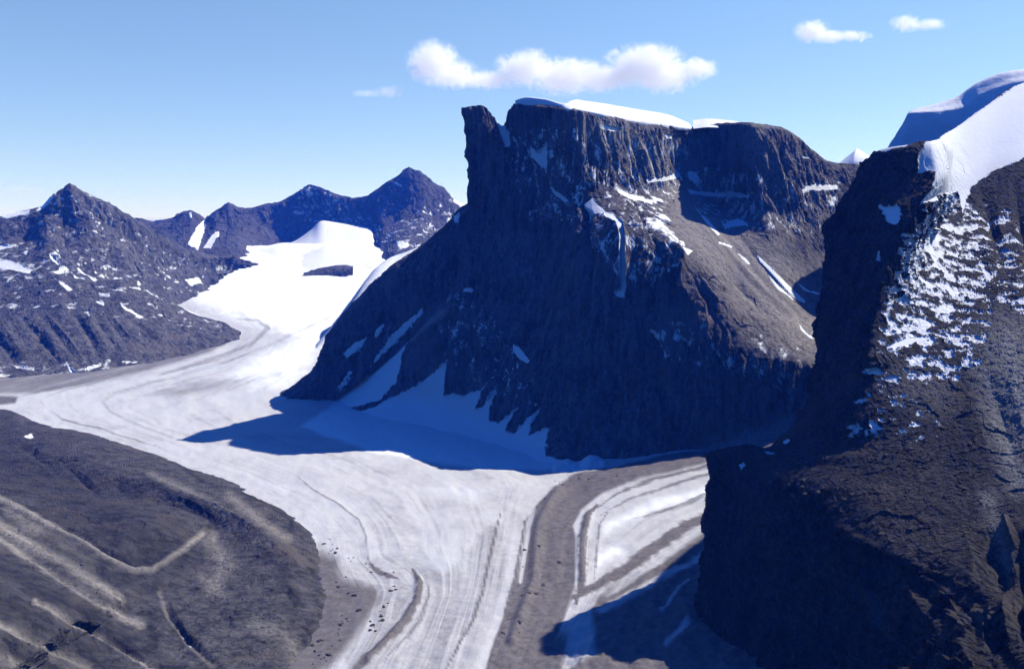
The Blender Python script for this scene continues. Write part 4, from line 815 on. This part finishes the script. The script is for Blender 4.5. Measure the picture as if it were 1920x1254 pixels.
def drop(u, v):
    d = Vector(((u - U0) / F, 1, -(v - V0) / F)).normalized()
    hit, loc, nor, _, ob, _ = scene.ray_cast(DG, Vector((0, 0, CAMZ)), d)
    return (loc, ob) if hit else (None, None)
def scatter(spots, meshes, label, group, home, lo, hi):
    for u, v in spots:
        loc, ob = drop(u, v)
        if loc is None or ob != home and ob not in home: continue
        o = bpy.data.objects.new('boulder', random.choice(meshes)); COL.objects.link(o)
        r = lo + (hi - lo) * random.random() ** 2.2
        o.location = loc - Vector((0, 0, r * .15)); o.scale = (r, r * random.uniform(.8, 1.2), r * random.uniform(.8, 1.2))
        o.rotation_euler = (random.uniform(-.3, .3), random.uniform(-.3, .3), random.uniform(0, 6.28))
        tag(o, label, 'boulder', 'thing', group)
BM1 = boulder_meshes(boulder_material('moraine_boulder', (.10, .088, .082)))
BM2 = boulder_meshes(boulder_material('ridge_boulder', (.115, .096, .08)))
BM3 = boulder_meshes(boulder_material('pale_boulder', (.16, .14, .13)))
def along(line, n, j):
    L = np.array(line, float); t = np.sort(rng.random(n)) * (len(L) - 1); i = t.astype(int)
    p = L[i] + (L[np.minimum(i + 1, len(L) - 1)] - L[i]) * (t - i)[:, None]
    return p + rng.normal(size=(n, 2)) * j
scatter(np.vstack([along([(612, 1010), (640, 1040), (690, 1062), (740, 1075)], 18, 6), along([(745, 1080), (735, 1120), (715, 1165), (680, 1200)], 22, 6), along([(640, 1080), (660, 1130), (640, 1180), (590, 1245)], 26, 9), along([(600, 1190), (580, 1254)], 8, 6)]),
        BM1, 'dark boulder lying on the dirty ice at the edge of the brown moraine', 'boulders on the glacier edge beside the moraine', [glacier, moraine], 1.3, 4.2)
scatter(np.vstack([along([(1040, 905), (1070, 900), (1130, 892), (1180, 885)], 16, 5), along([(1000, 950), (1045, 915)], 8, 5), along([(985, 1020), (1030, 1090), (960, 1200)], 16, 16)]),
        BM3, 'grey boulder on the medial moraine below the shaded cliff', 'boulders on the medial moraine', [glacier, massif], 1.4, 4.0)
scatter(np.vstack([along([(1470, 890), (1560, 950), (1680, 1000), (1780, 1060)], 48, 18), along([(1600, 850), (1700, 870), (1800, 880)], 38, 26), along([(1660, 760), (1760, 800), (1850, 830)], 22, 24)]),
        BM2, 'loose brown rock on the sunlit slope of the near ridge', 'loose rocks on the near ridge slope', [ridge], 1.0, 4.2)
scatter(np.column_stack([rng.uniform(10, 520, 50), rng.uniform(840, 1230, 50)]), BM1, 'dark rock scattered on the brown moraine slope', 'rocks on the moraine slope', [moraine], 1.0, 3.4)

# ------------------------------------------------------------------ air
def haze():
    lo, hi = np.array([-17600, -12600, -78.0]), np.array([17600, 22600, 1420.0])
    v = [(x, y, z) for z in (lo[2], hi[2]) for y in (lo[1], hi[1]) for x in (lo[0], hi[0])]
    f = [(0, 2, 3, 1), (4, 5, 7, 6), (0, 1, 5, 4), (2, 6, 7, 3), (0, 4, 6, 2), (1, 3, 7, 5)]
    me = bpy.data.meshes.new('haze'); me.from_pydata(v, [], f); me.update()
    T = NT('thin_air'); p = T.n('ShaderNodeVolumePrincipled')
    p.inputs['Color'].default_value = HAZE_COL; p.inputs['Absorption Color'].default_value = (1, 1, 1, 1); p.inputs['Density'].default_value = HAZE_D; p.inputs['Anisotropy'].default_value = 0.0
    o = T.n('ShaderNodeOutputMaterial'); T.set(o.inputs['Volume'], p.outputs[0])
    me.materials.append(T.m)
    o = bpy.data.objects.new('haze', me); COL.objects.link(o)
    return tag(o, 'thin blue mountain air between the camera and the far range', 'haze', 'stuff')
HAZE_COL = (.03, .16, 1.0, 1); HAZE_D = 3.0e-5
haze()

# ------------------------------------------------------------------ clouds
def cloud(name, u0, v0, y, blobs, label, dens=.02, seed=0.0, group=None):
    """blobs: (du, dv, ru, rv) in pixels of angle around (u0, v0), turned to metres at distance y"""
    k = y / F
    c = Vector(W(u0, v0, y))
    B = [(du * k, -dv * k, ru * k, rv * k) for du, dv, ru, rv in blobs]
    x0 = min(b[0] - b[2] for b in B) - 30 * k * .3; x1 = max(b[0] + b[2] for b in B) + 30 * k * .3
    z0 = min(b[1] - b[3] for b in B) - 10 * k; z1 = max(b[1] + b[3] for b in B) + 10 * k
    dy = max(b[3] for b in B) * 1.5
    v = [(x, yy, z) for z in (z0, z1) for yy in (-dy, dy) for x in (x0, x1)]
    f = [(0, 2, 3, 1), (4, 5, 7, 6), (0, 1, 5, 4), (2, 6, 7, 3), (0, 4, 6, 2), (1, 3, 7, 5)]
    me = bpy.data.meshes.new(name); me.from_pydata(v, [], f); me.update()
    T = NT('cloud_vapour'); pos = T.n('ShaderNodeTexCoord').outputs['Object']
    tot = None
    for bx, bz, rx, rz in B:
        s = T.n('ShaderNodeVectorMath', operation='SUBTRACT'); T.set(s.inputs[0], pos); s.inputs[1].default_value = (bx, 0, bz)
        m = T.scalev(s.outputs[0], (1 / rx, 1 / (rz * 1.4), 1 / rz))
        l = T.n('ShaderNodeVectorMath', operation='LENGTH'); T.set(l.inputs[0], m)
        e = T.math('SUBTRACT', 1.0, l.outputs['Value'])
        tot = e if tot is None else T.math('SMOOTH_MAX', tot, e, .18)
    off = T.n('ShaderNodeVectorMath', operation='ADD'); T.set(off.inputs[0], pos); off.inputs[1].default_value = (seed * 1000, 0, 0)
    n1 = T.noise(off.outputs[0], 1 / (22 * k), 8, .7, 1.2)
    d = T.math('ADD', tot, T.math('MULTIPLY', T.math('SUBTRACT', n1, .5), 2.3))
    d = T.math('MULTIPLY', T.ramp(d, .10, .95), T.ramp(tot, -.05, .15))
    p = T.n('ShaderNodeVolumePrincipled'); p.inputs['Color'].default_value = (1, 1, 1, 1); p.inputs['Anisotropy'].default_value = .3
    T.set(p.inputs['Density'], T.math('MULTIPLY', d, dens))
    o = T.n('ShaderNodeOutputMaterial'); T.set(o.inputs['Volume'], p.outputs[0])
    me.materials.append(T.m)
    o = bpy.data.objects.new(name, me); COL.objects.link(o); o.location = c
    return tag(o, label, 'cloud', 'thing', group)
cloud('cloud', 1040, 130, 11000, [(-228, -12, 58, 50), (-190, 10, 60, 34), (-130, 20, 90, 24), (-50, -2, 75, 42), (20, 14, 90, 42), (90, 16, 80, 34), (170, -8, 90, 48), (200, 14, 80, 38), (265, 0, 50, 26)], 'broad white cumulus cloud floating above the flat topped mountain', dens=.018)
cloud('cloud', 715, 173, 11000, [(-25, 2, 36, 10), (15, -1, 40, 15)], 'thin wisp of cloud left of the broad cumulus', dens=.005, seed=1)
cloud('cloud', 1550, 62, 10000, [(-28, -4, 40, 26), (10, 6, 50, 16), (50, 6, 40, 14)], 'small white puff of cloud above the gap before the near ridge', dens=.018, seed=2)
cloud('cloud', 1720, 44, 10000, [(-20, 0, 36, 20), (25, 2, 40, 16)], 'smallest round cloud at the upper right', dens=.011, seed=3)
cloud('cloud', 20, 350, 30000, [(-40, -6, 40, 16), (20, 6, 60, 14)], 'faint low cloud beside the pointed left mountain', dens=.0012, seed=4)

# ------------------------------------------------------------------ light, sky, camera
SUN_AZ, SUN_EL = 26.0, 48.5             # degrees behind the +X axis, elevation
a, e = math.radians(SUN_AZ), math.radians(SUN_EL)
sdir = Vector((math.cos(e) * math.cos(a), math.cos(e) * math.sin(a), math.sin(e)))
L = bpy.data.lights.new('sun', 'SUN'); L.energy = 4.6; L.angle = math.radians(.5); L.color = (1.0, .965, .92)
lo = bpy.data.objects.new('sun', L); COL.objects.link(lo); lo.rotation_euler = (-sdir).to_track_quat('-Z', 'Y').to_euler()
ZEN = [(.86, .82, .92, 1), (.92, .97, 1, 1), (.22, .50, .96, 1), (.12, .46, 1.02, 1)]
world = bpy.data.worlds.new('World'); scene.world = world; world.use_nodes = True
nt = world.node_tree; nt.nodes.clear()
sky = nt.nodes.new('ShaderNodeTexSky'); sky.sky_type = 'NISHITA'; sky.sun_disc = False
sky.sun_elevation = e; sky.sun_rotation = math.radians(90 - SUN_AZ); sky.altitude = 1500; sky.air_density = 1.0; sky.dust_density = .2; sky.ozone_density = 3.5
bg = nt.nodes.new('ShaderNodeBackground'); bg.inputs['Strength'].default_value = .135
ow = nt.nodes.new('ShaderNodeOutputWorld')
# graded by height: darkened and blued overhead to cut skylight on shaded faces
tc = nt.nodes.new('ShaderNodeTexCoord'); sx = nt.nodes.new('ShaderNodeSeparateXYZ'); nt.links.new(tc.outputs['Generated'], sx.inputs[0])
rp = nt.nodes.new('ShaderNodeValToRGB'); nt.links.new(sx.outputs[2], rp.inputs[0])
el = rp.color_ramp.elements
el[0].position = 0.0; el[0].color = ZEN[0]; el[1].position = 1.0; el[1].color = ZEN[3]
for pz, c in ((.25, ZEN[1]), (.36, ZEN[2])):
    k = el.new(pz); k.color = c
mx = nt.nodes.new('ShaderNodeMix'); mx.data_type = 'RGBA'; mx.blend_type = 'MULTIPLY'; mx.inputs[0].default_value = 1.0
# unseen sky away from the sun (south-west) also darkened to deepen shade
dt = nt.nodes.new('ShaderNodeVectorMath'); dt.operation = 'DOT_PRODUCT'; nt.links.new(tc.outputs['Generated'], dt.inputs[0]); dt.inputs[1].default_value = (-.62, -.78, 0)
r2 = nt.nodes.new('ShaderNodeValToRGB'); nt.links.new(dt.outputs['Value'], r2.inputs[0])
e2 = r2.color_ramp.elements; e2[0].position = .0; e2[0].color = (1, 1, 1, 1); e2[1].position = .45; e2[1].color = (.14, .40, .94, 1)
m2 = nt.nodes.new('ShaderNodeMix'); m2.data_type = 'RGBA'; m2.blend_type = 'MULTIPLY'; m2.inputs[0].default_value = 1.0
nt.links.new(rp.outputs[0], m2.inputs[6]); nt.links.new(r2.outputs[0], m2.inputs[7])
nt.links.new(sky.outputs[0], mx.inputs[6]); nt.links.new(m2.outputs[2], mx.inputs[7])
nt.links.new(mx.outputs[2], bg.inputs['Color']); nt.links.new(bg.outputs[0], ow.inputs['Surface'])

cam = bpy.data.cameras.new('camera'); cam.sensor_width = 36; cam.lens = F / 1920 * 36
cam.shift_y = -(627 - V0) / 1920; cam.clip_start = 5; cam.clip_end = 90000
co = bpy.data.objects.new('camera', cam); COL.objects.link(co); co.location = (0, 0, CAMZ); co.rotation_euler = (math.radians(90), 0, 0)
scene.camera = co
scene.view_settings.view_transform = 'Standard'; scene.view_settings.look = 'None'; scene.view_settings.gamma = 1.0; scene.view_settings.exposure = .25
cy = scene.cycles
cy.use_denoising = True; cy.denoiser = 'OPENIMAGEDENOISE'
cy.max_bounces = 12; cy.diffuse_bounces = 0; cy.glossy_bounces = 1; cy.volume_bounces = 10; cy.transmission_bounces = 1
cy.volume_max_steps = 256; cy.use_adaptive_sampling = True; cy.adaptive_threshold = .02
